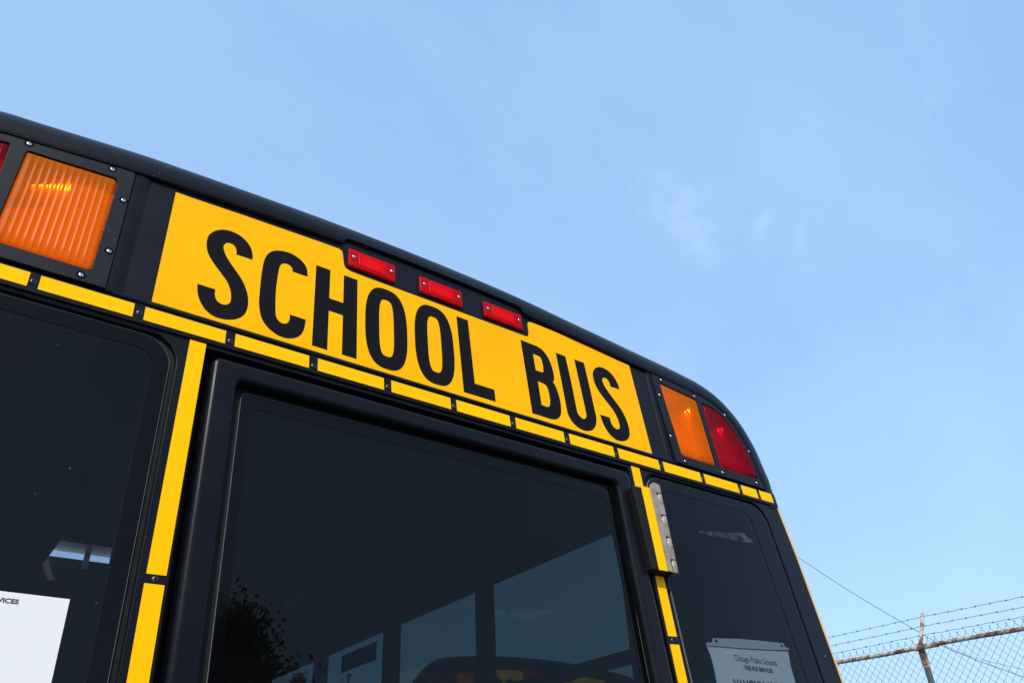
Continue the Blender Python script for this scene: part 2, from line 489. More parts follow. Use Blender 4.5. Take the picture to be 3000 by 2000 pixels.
def glass(name, tint, ior=1.5, rough=0.0, dust=0.0):
    """single glazed sheet: tinted see-through with mirror reflection by angle and a little dust"""
    m, nt, out = mat_new(name); N, L = nt.nodes, nt.links
    tr = N.new('ShaderNodeBsdfTransparent'); tr.inputs[0].default_value = (*tint, 1)
    gl = N.new('ShaderNodeBsdfGlossy'); gl.inputs['Roughness'].default_value = rough
    ly = N.new('ShaderNodeLayerWeight'); ly.inputs['Blend'].default_value = 0.5
    fr = N.new('ShaderNodeMapRange'); L.new(ly.outputs['Facing'], fr.inputs[0])
    # Schlick, same from both sides: 0.05 + 0.95*facing^5
    pw = N.new('ShaderNodeMath'); pw.operation = 'POWER'; L.new(ly.outputs['Facing'], pw.inputs[0]); pw.inputs[1].default_value = 5.0
    ml = N.new('ShaderNodeMath'); ml.operation = 'MULTIPLY_ADD'; L.new(pw.outputs[0], ml.inputs[0])
    ml.inputs[1].default_value = 0.92; ml.inputs[2].default_value = 0.021
    mx = N.new('ShaderNodeMixShader'); L.new(ml.outputs[0], mx.inputs[0]); L.new(tr.outputs[0], mx.inputs[1]); L.new(gl.outputs[0], mx.inputs[2])
    last = mx.outputs[0]
    if dust:
        df = N.new('ShaderNodeBsdfDiffuse'); df.inputs[0].default_value = (0.35, 0.36, 0.36, 1)
        tc = N.new('ShaderNodeTexCoord')
        n = N.new('ShaderNodeTexNoise'); n.inputs['Scale'].default_value = 7; n.inputs['Detail'].default_value = 6
        L.new(tc.outputs['Object'], n.inputs['Vector'])
        vo = N.new('ShaderNodeTexVoronoi'); vo.inputs['Scale'].default_value = 55; L.new(tc.outputs['Object'], vo.inputs['Vector'])
        lt = N.new('ShaderNodeMath'); lt.operation = 'LESS_THAN'; L.new(vo.outputs['Distance'], lt.inputs[0])
        n3 = N.new('ShaderNodeTexNoise'); n3.inputs['Scale'].default_value = 9; L.new(tc.outputs['Object'], n3.inputs['Vector'])
        th = N.new('ShaderNodeMapRange'); L.new(n3.outputs[0], th.inputs[0])
        th.inputs[1].default_value = 0.5; th.inputs[2].default_value = 0.7; th.inputs[3].default_value = 0.0; th.inputs[4].default_value = 0.068
        L.new(th.outputs[0], lt.inputs[1])
        mr = N.new('ShaderNodeMapRange'); L.new(n.outputs[0], mr.inputs[0])
        mr.inputs[1].default_value = 0.3; mr.inputs[2].default_value = 0.8; mr.inputs[3].default_value = dust * 0.4; mr.inputs[4].default_value = dust
        ad = N.new('ShaderNodeMath'); ad.operation = 'MULTIPLY_ADD'; L.new(lt.outputs[0], ad.inputs[0]); ad.inputs[1].default_value = 0.25
        L.new(mr.outputs[0], ad.inputs[2])
        m2 = N.new('ShaderNodeMixShader'); L.new(ad.outputs[0], m2.inputs[0]); L.new(last, m2.inputs[1]); L.new(df.outputs[0], m2.inputs[2])
        last = m2.outputs[0]
    L.new(last, out.inputs[0])
    return m
M['glass'] = glass('rear_glass', (0.46, 0.51, 0.53), dust=0.007)
M['side_glass'] = glass('tinted_side_glass', (0.055, 0.085, 0.085))
M['frit'] = pbr('black_glass_border', (0.0022, 0.0022, 0.0030), 0.06, spec=0.14, speck=((0.15, 0.15, 0.15), 60, 0.03))
M['glass_edge'] = pbr('glass_edge_glint', (0.13, 0.15, 0.15), 0.4)  # pale colour stands in for light caught on the glass rim
M['film'] = None

def lens(name, tint, diff, trans=0.45, rib=None):
    """moulded plastic lens: tinted see-through, some scatter in the plastic, glossy skin"""
    m, nt, out = mat_new(name); N, L = nt.nodes, nt.links
    tr = N.new('ShaderNodeBsdfTransparent'); tr.inputs[0].default_value = (*tint, 1)
    tl = N.new('ShaderNodeBsdfTranslucent'); tl.inputs[0].default_value = (*diff, 1)
    df = N.new('ShaderNodeBsdfDiffuse'); df.inputs[0].default_value = (*diff, 1)
    m1 = N.new('ShaderNodeMixShader'); m1.inputs[0].default_value = 0.55; L.new(tl.outputs[0], m1.inputs[1]); L.new(df.outputs[0], m1.inputs[2])
    m2 = N.new('ShaderNodeMixShader'); m2.inputs[0].default_value = trans; L.new(m1.outputs[0], m2.inputs[1]); L.new(tr.outputs[0], m2.inputs[2])
    gl = N.new('ShaderNodeBsdfGlossy'); gl.inputs['Roughness'].default_value = 0.3
    ly = N.new('ShaderNodeLayerWeight'); ly.inputs['Blend'].default_value = 0.5
    pw = N.new('ShaderNodeMath'); pw.operation = 'POWER'; L.new(ly.outputs['Facing'], pw.inputs[0]); pw.inputs[1].default_value = 5.0
    ml = N.new('ShaderNodeMath'); ml.operation = 'MULTIPLY_ADD'; L.new(pw.outputs[0], ml.inputs[0])
    ml.inputs[1].default_value = 0.12; ml.inputs[2].default_value = 0.005
    m3 = N.new('ShaderNodeMixShader'); L.new(ml.outputs[0], m3.inputs[0]); L.new(m2.outputs[0], m3.inputs[1]); L.new(gl.outputs[0], m3.inputs[2])
    L.new(m3.outputs[0], out.inputs[0])
    if rib:
        tc = N.new('ShaderNodeTexCoord'); w = N.new('ShaderNodeTexWave'); w.wave_type = 'BANDS'; w.bands_direction = 'X'
        w.inputs['Scale'].default_value = rib; L.new(tc.outputs['Object'], w.inputs['Vector'])
        b = N.new('ShaderNodeBump'); b.inputs['Strength'].default_value = 0.5; b.inputs['Distance'].default_value = 0.0015
        L.new(w.outputs['Fac'], b.inputs['Height'])
        for q in (gl, df, tl): L.new(b.outputs[0], q.inputs['Normal'])
    return m
M['amber'] = lens('amber_lens_plastic', (1.0, 0.34, 0.010), (1.0, 0.225, 0.003), 0.42)
M['red'] = lens('red_lens_plastic', (0.70, 0.012, 0.03), (0.44, 0.008, 0.026), 0.55)
M['red_bright'] = lens('bright_red_marker_plastic', (1.0, 0.02, 0.02), (1.0, 0.010, 0.018), 0.30, rib=60)

# ------------------------------------------------------------------ ground
g = MB()
g.box((-400, -400, -0.3), (400, 400, 0.0))
tag(g.build('ground', M['asphalt']), kind='structure')

# ------------------------------------------------------------------ school bus
bus = empty('school_bus')
tag(bus, 'school bus seen close from behind, filling the lower left, black back under SCHOOL BUS sign', 'school bus')

# outline of the roof lip seen from behind (x, height); right half measured, left half to x=-0.86
LIP = [(-1.005, 2.440), (-1.0005, 2.486), (-0.9927, 2.5214), (-0.985, 2.568), (-0.9785, 2.610), (-0.960, 2.661), (-0.937, 2.693), (-0.904, 2.722),
       (-0.856, 2.7405), (-0.805, 2.747), (-0.654, 2.7665), (-0.594, 2.772), (-0.42, 2.783), (-0.244, 2.7915), (0.0, 2.7945), (0.22, 2.789), (0.407, 2.774),
       (0.52, 2.7655), (0.640, 2.7556), (0.735, 2.7485), (0.805, 2.741), (0.856, 2.734), (0.9036, 2.7175), (0.9369, 2.691), (0.960, 2.659), (0.9785, 2.611),
       (0.985, 2.568), (0.9927, 2.5214), (1.0005, 2.486), (1.005, 2.440)]
lipc = curve(LIP, 8, closed=False)
def resample(pts, step):
    out = [Vector(pts[0])]; acc = 0.0
    for a, b in zip(pts, pts[1:]):
        a, b = Vector(a), Vector(b); l = (b - a).length; d = step - acc
        while d <= l:
            out.append(a + (b - a) * d / l); d += step
        acc = (acc + l) % step
    if (out[-1] - Vector(pts[-1])).length > 1e-4: out.append(Vector(pts[-1]))
    return out
lip = resample(lipc, 0.006)
def smooth_normals(pts):
    ns = []
    for i in range(len(pts)):
        a = pts[max(0, i - 4)]; b = pts[min(len(pts) - 1, i + 4)]
        t = (b - a).normalized(); n = Vector((-t.y, t.x))
        ns.append(n if n.y > -0.2 or True else -n)
    return ns
lipn = smooth_normals(lip)
lip = [p + n * 0.0058 * min(1.0, max(0.3, (p.y - 2.44) / 0.07)) for p, n in zip(lip, lipn)]
def sstep(a, b, x):
    t = max(0.0, min(1.0, (x - a) / (b - a))); return t * t * (3 - 2 * t)
R_ROLL, A_ROLL = 0.090, 0.014
rows = []
for p, n in zip(lip, lipn):
    e = 0.0175 * sstep(-0.247, -0.233, p.x) * (1 - sstep(0.222, 0.236, p.x))
    proud = 0.008 - 0.005 * (1 - sstep(2.485, 2.53, p.y))
    prof = [(e, 0.003), (e, -proud + 0.003), (e + 0.0008, -proud + 0.0011), (e + 0.0025, -proud)]
    start = max(A_ROLL, e + 0.004)
    prof.append((start, -proud + (0 if e < 0.01 else 0.0004)))
    for k in range(1, 25):
        th = k / 24 * pi / 2
        nn = A_ROLL + R_ROLL * sin(th); yy = -proud + R_ROLL - R_ROLL * cos(th)
        if nn > start + 0.002: prof.append((nn, yy))
        else: prof.append((start + 0.0002 * k, -proud + 0.0005))
    prof.append((A_ROLL + R_ROLL, 0.20))
    rows.append([(p.x + n.x * a, y, p.y + n.y * a) for a, y in prof])
cap = MB(True)
cap.grid(rows, 0, True)
for row in (rows[0], rows[-1]):                       # close the two lower ends of the cap
    inner = [(row[0][0], 0.20, row[0][2])]
    cap.add(list(row) + inner, [list(range(len(row) + 1))], 0, False)
cap.build('roof_cap', M['cap'], bus)

# raised pads around the two warning light plates, with sloping edges
for side in (-1, 1):
    pd = MB(True)
    x_in, z0, z1 = 0.6505 * side, 2.4925, (2.764 if side > 0 else 2.771)
    w_ = 0.013 if side > 0 else 0.026
    xo = x_in - side * w_
    y_ = -0.0045
    pd.add([(x_in, y_, z0), (x_in, y_, z1), (xo + side * 0.006, y_, z1), (xo + side * 0.006, y_, z0), (xo, 0.0005, z1), (xo, 0.0005, z0)],
           [(0, 3, 2, 1) if side < 0 else (0, 1, 2, 3), (3, 5, 4, 2) if side < 0 else (2, 4, 5, 3)], 0, True)
    pd.build('light_pad', M['panel'], bus)

# sign
SIGN_TOP = [(0.5798, 2.7637), (0.5361, 2.7662), (0.4485, 2.7745), (0.3514, 2.7812), (0.29, 2.7828), (0.256, 2.783)]
notch_r = [(0.2475, 2.7795), (0.2448, 2.7725), (0.2445, 2.7600), (0.2440, 2.7450), (0.2415, 2.7345), (0.2340, 2.7310)]
notch_l = [(-0.2240, 2.7315), (-0.2335, 2.7345), (-0.2385, 2.7430), (-0.2400, 2.7560), (-0.2415, 2.7700), (-0.2440, 2.7795), (-0.2510, 2.7828)]
top_l = [(-0.29, 2.7815), (-0.4485, 2.7745), (-0.5495, 2.7685), (-0.5800, 2.7675)]
sg = MB(True)
sg.slab([[(-0.5802, 2.5003), (0.5842, 2.4990)] + SIGN_TOP + notch_r + [(0.2181, 2.7308), (-0.2100, 2.7308)] + notch_l + top_l], -0.0010, 0.001)
sign = sg.build('sign_panel', M['sign'], bus)
sign['label'] = 'yellow reflective sign panel reading SCHOOL BUS'

U = 1e-4
LET = {
'S': [[(895,1680,1), (883,1817), (839,1956), (772,2057), (683,2134), (577,2185), (441,2204), (319,2183), (219,2129), (131,2049), (66,1942), (37,1830), (35,1694), (60,1552), (111,1423), (188,1308), (279,1199), (388,1078), (479,971), (537,870), (582,744), (601,628), (600,521), (570,454), (517,414), (449,406), (384,435), (339,497), (316,589), (312,685,1), (0,680,1), (26,505), (68,373), (126,268), (197,180), (286,118), (395,83), (516,88), (634,121), (751,185), (835,274), (890,387), (913,529), (909,655), (889,787), (849,912), (788,1044), (715,1157), (622,1271), (530,1381), (445,1495), (385,1599), (344,1713), (342,1791), (372,1858), (418,1890), (474,1895), (527,1871), (565,1815), (585,1741), (587,1674,1)]],
'C': [[(904,1748,1), (888,1894), (845,2015), (761,2106), (657,2163), (529,2196), (385,2186), (247,2138), (147,2063), (77,1959), (35,1831), (14,1696), (4,1489), (0,1244), (5,944), (11,736), (34,575), (71,425), (130,306), (210,217), (313,146), (431,100), (546,93), (644,115), (742,166), (826,248), (883,366), (910,511), (919,664,1), (606,664,1), (609,561), (591,477), (554,429), (508,407), (450,411), (397,442), (354,508), (333,617), (316,817), (304,1068), (304,1247), (310,1471), (319,1633), (333,1754), (358,1820), (399,1865), (450,1884), (513,1883), (560,1847), (586,1802), (595,1741,1)]],
'B': [[(0,2135,1), (210,2127), (444,2121), (596,2085), (713,1996), (795,1857), (846,1695), (872,1475), (868,1324), (842,1241), (807,1192,1), (866,1088), (910,907), (933,685), (917,466), (875,314), (805,213), (716,146), (610,114), (458,104), (237,109), (30,107,1)], [(319,1837,1), (449,1834), (524,1814), (563,1738), (575,1577), (566,1436), (541,1381), (487,1365), (326,1369,1)], [(339,1059,1), (472,1053), (557,1027), (607,946), (625,759), (611,565), (580,462), (526,418), (450,412), (339,419,1)]],
'U': [[(0,2134,1), (301,2129,1), (335,1370), (347,586), (367,497), (431,420), (505,393), (582,438), (628,523), (633,669), (611,1382), (589,2136,1), (900,2134,1), (928,1431), (941,759), (945,565), (909,410), (841,273), (734,161), (598,94), (434,68), (260,114), (125,216), (50,359), (30,518), (19,1269)]],
}
def superell(cx, cz, a, b, n, k=56):
    out = []
    for i in range(k):
        t = 2 * pi * i / k
        c, s = cos(t), sin(t)
        out.append((cx + a * math.copysign(abs(c) ** (2 / n), c), cz + b * math.copysign(abs(s) ** (2 / n), s)))
    return out
LET['H'] = [[(0, 2137, 1), (305, 2137, 1), (305, 1388, 1), (605, 1388, 1), (605, 2137, 1), (910, 2137, 1), (910, 112, 1), (605, 112, 1), (605, 1072, 1), (305, 1072, 1), (305, 112, 1), (0, 112, 1)]]
LET['L'] = [[(0, 2137, 1), (303, 2137, 1), (325, 422, 1), (832, 422, 1), (830, 112, 1), (22, 112, 1)]]
for ch, x0 in (('S', -0.5148), ('C', -0.4055), ('H', -0.2985), ('O', -0.1895), ('O', -0.0752), ('L', 0.0357), ('B', 0.2147), ('U', 0.3213), ('S', 0.4305)):
    lt = MB(True)
    if ch == 'O':
        loops = [superell(482, 1128, 481, 1037, 2.75), superell(482, 1133, 168, 734, 3.5)]
    else:
        loops = [curve(l, 4) for l in LET[ch]]
    loops = [[(x0 + a * U, 2.5 + b * U) for a, b in l] for l in loops]
    lt.slab(loops, -0.0014, -0.0008, back=False)
    lt.build('letter', M['ink'], sign)
# tiny maker's mark at the lower right corner of the sign
mk = MB(True); mk.box((0.556, -0.0013, 2.5065), (0.569, -0.0009, 2.5072)); mk.build('printed_mark', M['ink'], sign)

# trim band with its rounded bead
bd = MB(True)
bd.slab([rect(-1.045, 2.4475, 1.045, 2.4865, 0.003, 3)], -0.0040, 0.010, bevel=0.002)
rowsb = []
for k in range(9):
    th = -pi * 0.10 + k / 8 * pi * 1.1
    rowsb.append([(x, 0.0005 - 0.0062 * sin(max(0, min(pi, th + 0.15))), 2.4925 - 0.0062 * cos(th + 0.15)) for x in (-0.640, -0.3, 0, 0.3, 0.668)])
bd.grid(rowsb, 0, True)
band = bd.build('trim_band', M['black'], bus)

STR = [(-1.0300, -0.9045), (-0.8895, -0.7545), (-0.7393, -0.6046), (-0.5873, -0.4558), (-0.4387, -0.3038), (-0.2862, -0.1514), (-0.1346, -0.0001), (0.0147, 0.1483), (0.1643, 0.2970),
       (0.3137, 0.4465), (0.4620, 0.5950), (0.6115, 0.7432), (0.7585, 0.8875), (0.9028, 0.9645), (0.9775, 1.0282)]
for x0, x1 in STR:
    s_ = MB(True)
    s_.slab([[(x0, 2.4557), (x1 + 0.0006, 2.4557), (x1, 2.4826), (x0 - 0.0004, 2.4826)]], -0.0048, -0.0036, back=False)
    s_.build('reflective_stripe', M['stripe'], bus)
def quad_strip(pts, y0, y1, name='reflective_stripe', mat='stripe', parent=bus, label=None):
    s_ = MB(True); s_.slab([pts], y0, y1, back=False)
    return s_.build(name, M[mat], parent, label)
quad_strip([(-0.5104, 2.4538), (-0.4838, 2.4538), (-0.4880, 2.0470), (-0.5142, 2.0466)], -0.0010, 0.001)
quad_strip([(-0.5146, 2.0334), (-0.4882, 2.0335), (-0.4890, 1.640), (-0.5150, 1.640)], -0.0010, 0.001)
quad_strip([(0.4986, 2.4542), (0.5254, 2.4542), (0.5200, 2.0577), (0.4943, 2.0567)], -0.0010, 0.001)
quad_strip([(0.5208, 2.0418), (0.4939, 2.0408), (0.4885, 1.640), (0.5150, 1.640)], -0.0010, 0.001)

# screws: one dome head and one countersunk steel head, copied
def screw_mesh(name, mat_head, r, ring=0.0, h=0.45):
    b = MB()
    n = 20
    rings = []
    for k in range(6):
        th = k / 5 * pi / 2
        rings.append([(r * cos(th) * cos(2 * pi * j / n), -r * h * sin(th), r * cos(th) * sin(2 * pi * j / n)) for j in range(n)])
    vs = [p for rr in rings for p in rr]
    b.add(vs, [(i * n + j, i * n + (j + 1) % n, (i + 1) * n + (j + 1) % n, (i + 1) * n + j) for i in range(5) for j in range(n)], 0, True)
    b.add(rings[0] + [(p[0], 0.003, p[2]) for p in rings[0]], [(j, n + j, n + (j + 1) % n, (j + 1) % n) for j in range(n)], 0, True)
    w, l = r * 0.14, r * 0.50
    y = -r * h * 1.03
    for a, c in ((l, w), (w, l)):                     # cross recess, its shade painted as flat dark quads
        b.add([(-a, y, -c), (a, y, -c), (a, y, c), (-a, y, c)], [(0, 1, 2, 3)], 1)
        y -= r * 0.01
    if ring:  # flat dark ring, the shade of the countersink put into colour
        a_ = [(r * 1.02 * cos(2 * pi * j / n), -0.0004, r * 1.02 * sin(2 * pi * j / n)) for j in range(n)]
        c_ = [(ring * cos(2 * pi * j / n), -0.0002, ring * sin(2 * pi * j / n)) for j in range(n)]
        b.add(a_ + c_, [(j, (j + 1) % n, n + (j + 1) % n, n + j) for j in range(n)], 1)
    o = b.build(name, [mat_head, M['shade_black']])
    return o
proto_black = screw_mesh('screw', M['screw_black'], 0.0054, h=0.5)
proto_steel = screw_mesh('screw', M['screw_steel'], 0.0038, ring=0.0072, h=0.35)
proto_small = screw_mesh('screw', M['screw_steel'], 0.0036, ring=0.0046, h=0.45)
used_proto = set()
def screw(proto, x, y, z, parent):
    o = proto if proto.name not in used_proto else proto.copy()
    if o is proto: used_proto.add(proto.name)
    else: COL.objects.link(o)
    o.parent = parent
    o.matrix_basis = TILT @ Matrix.Translation((x, y, z)) @ Matrix.Rotation(random.uniform(0, 1.5), 4, 'Y')
    return o
for i, (x, z) in enumerate([(-0.8970, 2.4674), (-0.7476, 2.4674), (-0.5954, 2.4668), (-0.4468, 2.464), (-0.2945, 2.4634), (-0.1422, 2.4654), (0.0075, 2.4652), (0.1568, 2.4647), (0.3060, 2.4647),
             (0.4545, 2.4636), (0.6040, 2.4677), (0.7510, 2.4662), (0.8955, 2.4665), (0.9705, 2.4674), (1.037, 2.4684)]):
    screw(proto_black, x, -0.0040, z, band)

# marker lights
def marker(x0, x1, z0, z1, first=False):
    m_ = MB(True)
    m_.slab([rect(x0, z0, x1, z1, 0.003, 3)], -0.0072, -0.001, bevel=0.0018)
    m_.slab([rect(x0 + 0.022, z0 + 0.007, x1 - 0.022, z1 - 0.007, 0.003, 3)], -0.0085, -0.0070, bevel=0.0013, back=False)
    o = m_.build('marker_light', M['red_bright'], bus)
    b_ = MB(True)
    b_.slab([rect(x0 - 0.002, z0 - 0.002, x1 + 0.002, z1 + 0.002, 0.003, 3)], -0.0022, 0.001)
    b_.build('gasket', M['rubber'], o)
    c_ = MB(True)
    c_.box((x0 + 0.03, -0.0050, z0 + 0.012), (x1 - 0.03, -0.0024, z1 - 0.012), 0, 0.001)
    c_.build('reflector', M['housing'], o)
    for sx in (x0 + 0.0115, x1 - 0.0085):
        screw(proto_small, sx, -0.0074, (z0 + z1) / 2 + 0.0035, o)
marker(-0.2305, -0.1205, 2.7427, 2.7900)
marker(-0.0588, 0.0515, 2.7434, 2.7880)
marker(0.1133, 0.2225, 2.7432, 2.7866)

# warning light plates: plate > amber_lens, red_lens, reflector, screw
def ribbed(mb, outline, y, pitch, depth, inset=0.004):
    """a moulded lens clipped to an outline, vertical ribs pressed into its face"""
    xs = [p[0] for p in outline]
    def span(x):
        zz = []
        n = len(outline)
        for i in range(n):
            (ax, az), (bx, bz) = outline[i], outline[(i + 1) % n]
            if (ax - x) * (bx - x) <= 0 and ax != bx:
                zz.append(az + (bz - az) * (x - ax) / (bx - ax))
        return (min(zz), max(zz)) if len(zz) > 1 else None
    lo, hi = min(xs) + 1e-4, max(xs) - 1e-4
    n = max(8, int((hi - lo) / pitch * 8))
    rows = []
    for i in range(n + 1):
        x = lo + (hi - lo) * i / n
        s = span(x)
        if not s: continue
        z0, z1 = s
        edge = min(x - lo, hi - x)
        col = []
        m = 22
        for j in range(m + 1):
            z = z0 + (z1 - z0) * j / m
            if j == 1: z = z0 + 0.003
            if j == m - 1: z = z1 - 0.003
            if j == 2: z = z0 + 0.008
            if j == m - 2: z = z1 - 0.008
            e2 = min(edge, z - z0, z1 - z)
            k = sstep(0.002, inset + 0.004, e2)
            ph = ((x - lo) / pitch) % 1.0
            ribh = depth * (1 - abs(sin(pi * ph)) ** 0.6)
            dome = 0.0015 * k
            yy = y + 0.003 * (1 - sstep(0, inset, e2)) - dome - ribh * k
            col.append((x, yy, z))
        rows.append(col)
    mb.grid(rows, 0, True, flip=True)

def dish(outline, cx, cz, rx, rz, D=0.028, floor=0.012):
    """parabolic mirror, flutes added for repeated sun glints, and flat back of the lamp, filling the box behind a lens"""
    x0, x1 = min(p[0] for p in outline) - 0.001, max(p[0] for p in outline) + 0.001
    z0, z1 = min(p[1] for p in outline) - 0.001, max(p[1] for p in outline) + 0.001
    nx, nz = 150, 60
    mb = MB(True)
    def yy(x, z):
        return 0.004 + D * (1 - ((x - cx) / rx) ** 2 - ((z - cz) / rz) ** 2) + 0.00022 * sin(2 * pi * x / 0.0105)
    g = [[(x0 + (x1 - x0) * i / nx, max(floor, yy(x0 + (x1 - x0) * i / nx, z0 + (z1 - z0) * j / nz)), z0 + (z1 - z0) * j / nz) for j in range(nz + 1)] for i in range(nx + 1)]
    n = nz + 1
    mb.add([p for r in g for p in r], [], 0)
    for i in range(nx):
        for j in range(nz):
            xm, zm = x0 + (x1 - x0) * (i + .5) / nx, z0 + (z1 - z0) * (j + .5) / nz
            mb.f.append([i * n + j, (i + 1) * n + j, (i + 1) * n + j + 1, i * n + j + 1]); mb.m.append(0 if yy(xm, zm) > floor else 1); mb.s.append(True)
    # side walls of the box
    mb.add([(x0, 0.002, z0), (x1, 0.002, z0), (x1, 0.002, z1), (x0, 0.002, z1), (x0, 0.046, z0), (x1, 0.046, z0), (x1, 0.046, z1), (x0, 0.046, z1)],
           [(0, 1, 5, 4), (1, 2, 6, 5), (2, 3, 7, 6), (3, 0, 4, 7)], 1)
    return mb

def light_plate(outline, amber, red, screws, amber_c, red_c, pitch_):
    p_ = MB(True)
    p_.slab([outline, amber, red], -0.0085, 0.0, bevel=0.0012, steps=2)
    plate = p_.build('warning_light_plate', M['plate'], bus)
    for lo_, name, mt, c_ in ((amber, 'amber_lens', 'amber', amber_c), (red, 'red_lens', 'red', red_c)):
        l_ = MB(True); ribbed(l_, lo_, -0.0066, pitch_, (pitch_ * 0.17 if pitch_ > 0.009 else pitch_ * 0.36))
        l_.build(name, M[mt], plate)
        dish(lo_, *c_).build('reflector', [M['chrome'], M['chrome']], plate)
    for x, z in screws: screw(proto_steel, x, -0.0086, z, plate)
    return plate

plateR_out = [(0.6584, 2.4918), (1.0100, 2.4905)] + [(p.x - n.x * 0.003, p.y - n.y * 0.003) for p, n in zip(lip, lipn) if p.x > 0.652 and p.y > 2.4935][::-1] + [(0.6510, 2.7555)]
plateR_out = [q for q in plateR_out]
amberR = rounded([(0.6880, 2.5168), (0.8180, 2.5168), (0.8150, 2.7220), (0.6767, 2.7350)], [0.010, 0.003, 0.012, 0.003])
redR = rounded([(0.8350, 2.5166), (0.9863, 2.5166), (0.9801, 2.5643), (0.9711, 2.6006), (0.9606, 2.6359), (0.9409, 2.6677), (0.9181, 2.6927), (0.8891, 2.7110), (0.8583, 2.7177), (0.8333, 2.7165)],
               [0.007, 0.004, 0, 0, 0, 0, 0, 0, 0, 0.003])
light_plate(plateR_out, amberR, redR,
            [(0.6868, 2.7465), (0.6626, 2.6903), (0.8128, 2.7325), (0.9280, 2.7040), (0.6644, 2.5668), (0.9860, 2.6015), (0.6939, 2.5020), (0.8358, 2.5025), (0.9742, 2.5025)],
            (0.748, 2.724, 0.065, 0.118, 0.040), (0.873, 2.700, 0.065, 0.118, 0.040), 0.0082)
plateL_out = [(-0.6515, 2.4925), (-0.6528, 2.7662)] + [(p.x - n.x * 0.003, p.y - n.y * 0.003) for p, n in zip(lip, lipn) if p.x < -0.655 and p.y > 2.4935][::-1] + [(-1.0100, 2.4905)]
amberL = rounded([(-0.8181, 2.5185), (-0.6780, 2.5190), (-0.6765, 2.7390), (-0.8173, 2.7262)], [0.004, 0.009, 0.009, 0.004])
redL = rounded([(-x, z) for x, z in [(0.8365, 2.5166), (0.9863, 2.5166), (0.9801, 2.5643), (0.9711, 2.6006), (0.9606, 2.6359), (0.9409, 2.6677), (0.9181, 2.6927), (0.8891, 2.7190), (0.8420, 2.7290)]],
               [0.007, 0.004, 0, 0, 0, 0, 0, 0, 0.004])
light_plate(plateL_out, amberL, redL,
            [(-0.8181, 2.7425), (-0.6901, 2.7565), (-0.6605, 2.6930), (-0.6610, 2.5700), (-0.6897, 2.5040), (-0.836, 2.5030), (-0.974, 2.5030), (-0.930, 2.7020)],
            (-0.850, 2.690, 0.130, 0.100), (-0.985, 2.690, 0.130, 0.100), 0.0105)

# black panel behind the sign, below the roof lip
pan = MB(True)
top = [(p.x + n.x * 0.03, p.y + n.y * 0.03) for p, n in zip(lip[::3], lipn[::3])]
def grow(l, d):
    cx = sum(p[0] for p in l) / len(l); cz = sum(p[1] for p in l) / len(l)
    return [(p[0] + math.copysign(d, p[0] - cx), p[1] + math.copysign(d, p[1] - cz)) for p in l]
pan.slab([[(-1.03, 2.4445)] + top + [(1.03, 2.4445)]] + [[(q[0] * 1.0, q[1]) for q in l] for l in (amberR, redR, amberL, redL)], 0.0, 0.012)
pan.build('upper_panel', M['panel'], bus)


# dark box closing the back of the cap so nothing shines through
cb = MB(True)
cb.slab([[(-1.02, 2.447)] + [(p.x + n.x * 0.02, p.y + n.y * 0.02) for p, n in zip(lip[::4], lipn[::4])] + [(1.02, 2.447)]], 0.068, 0.074)
cb.build('cap_backing', M['shade_black'], bus)

# ---- lower back wall with its three openings
def xs(z):                                            # half width of the body at a height
    pts = [(0.3, 1.098), (1.3, 1.100), (1.9, 1.097), (2.05, 1.093), (2.2, 1.088), (2.3165, 1.084), (2.452, 1.072)]
    for (a, b), (c, d) in zip(pts, pts[1:]):
        if z <= c: return b + (d - b) * max(0, (z - a)) / (c - a)
    return pts[-1][1]
RC = 0.030
WIN_R_out = rounded([(0.5250, 1.600), (0.9960, 1.600), (0.9940, 1.9950), (0.9893, 2.2373), (0.9805, 2.4425), (0.5290, 2.4425)], [0.05, 0.05, 0, 0.3, 0.056, 0.052], 10)
WIN_R_glass = rounded([(0.5340, 1.610), (0.9875, 1.610), (0.9854, 1.9950), (0.9815, 2.2373), (0.9730, 2.4340), (0.5380, 2.4335)], [0.045, 0.045, 0, 0.3, 0.048, 0.046], 10)
WIN_R_clear = rounded([(0.5620, 1.640), (0.9400, 1.640), (0.9297, 1.9930), (0.9195, 2.2373), (0.9080, 2.4060), (0.5650, 2.4060)], [0.03, 0.03, 0, 0.3, 0.030, 0.030], 8)
mir = lambda l: [(-x, z) for x, z in l]
WIN_L_out = mir(rounded([(0.5258, 1.600), (0.9960, 1.600), (0.9940, 1.9950), (0.9805, 2.4425), (0.5256, 2.4425)], [0.05, 0.05, 0, 0.056, 0.052], 10))
WIN_L_glass = mir(rounded([(0.5360, 1.610), (0.9875, 1.610), (0.9854, 1.9950), (0.9730, 2.4340), (0.5340, 2.4335)], [0.045, 0.045, 0, 0.048, 0.050], 10))
WIN_L_clear = mir(rounded([(0.5592, 1.640), (0.9400, 1.640), (0.9297, 1.9930), (0.9080, 2.4080), (0.5592, 2.4055)], [0.03, 0.03, 0, 0.030, 0.028], 8))
DOOR_OPEN = rect(-0.4825, 0.80, 0.4870, 2.4475, 0.0)
wall = MB(True)
zz = [1.30, 1.6, 1.9, 2.05, 2.2, 2.3165, 2.446]
outer = [(-(xs(1.30) - RC), 1.30), (-0.4825, 1.30), (-0.4825, 2.4400), (0.4870, 2.4400), (0.4870, 1.30)] + [(xs(z) - RC, z) for z in zz] + [(-(xs(z) - RC), z) for z in zz[:0:-1]]
wall.slab([outer, WIN_L_out, WIN_R_out], 0.0, 0.018, bevel=0.0022, steps=3)
wall.build('rear_wall', M['black'], bus)
low = MB(True)
zl = [0.62, 0.8, 1.0, 1.298]
low.slab([[(-0.4825, 0.62), (-0.4825, 1.298)] + [(-(xs(z) - RC), z) for z in zl[::-1]]], 0.0, 0.018)
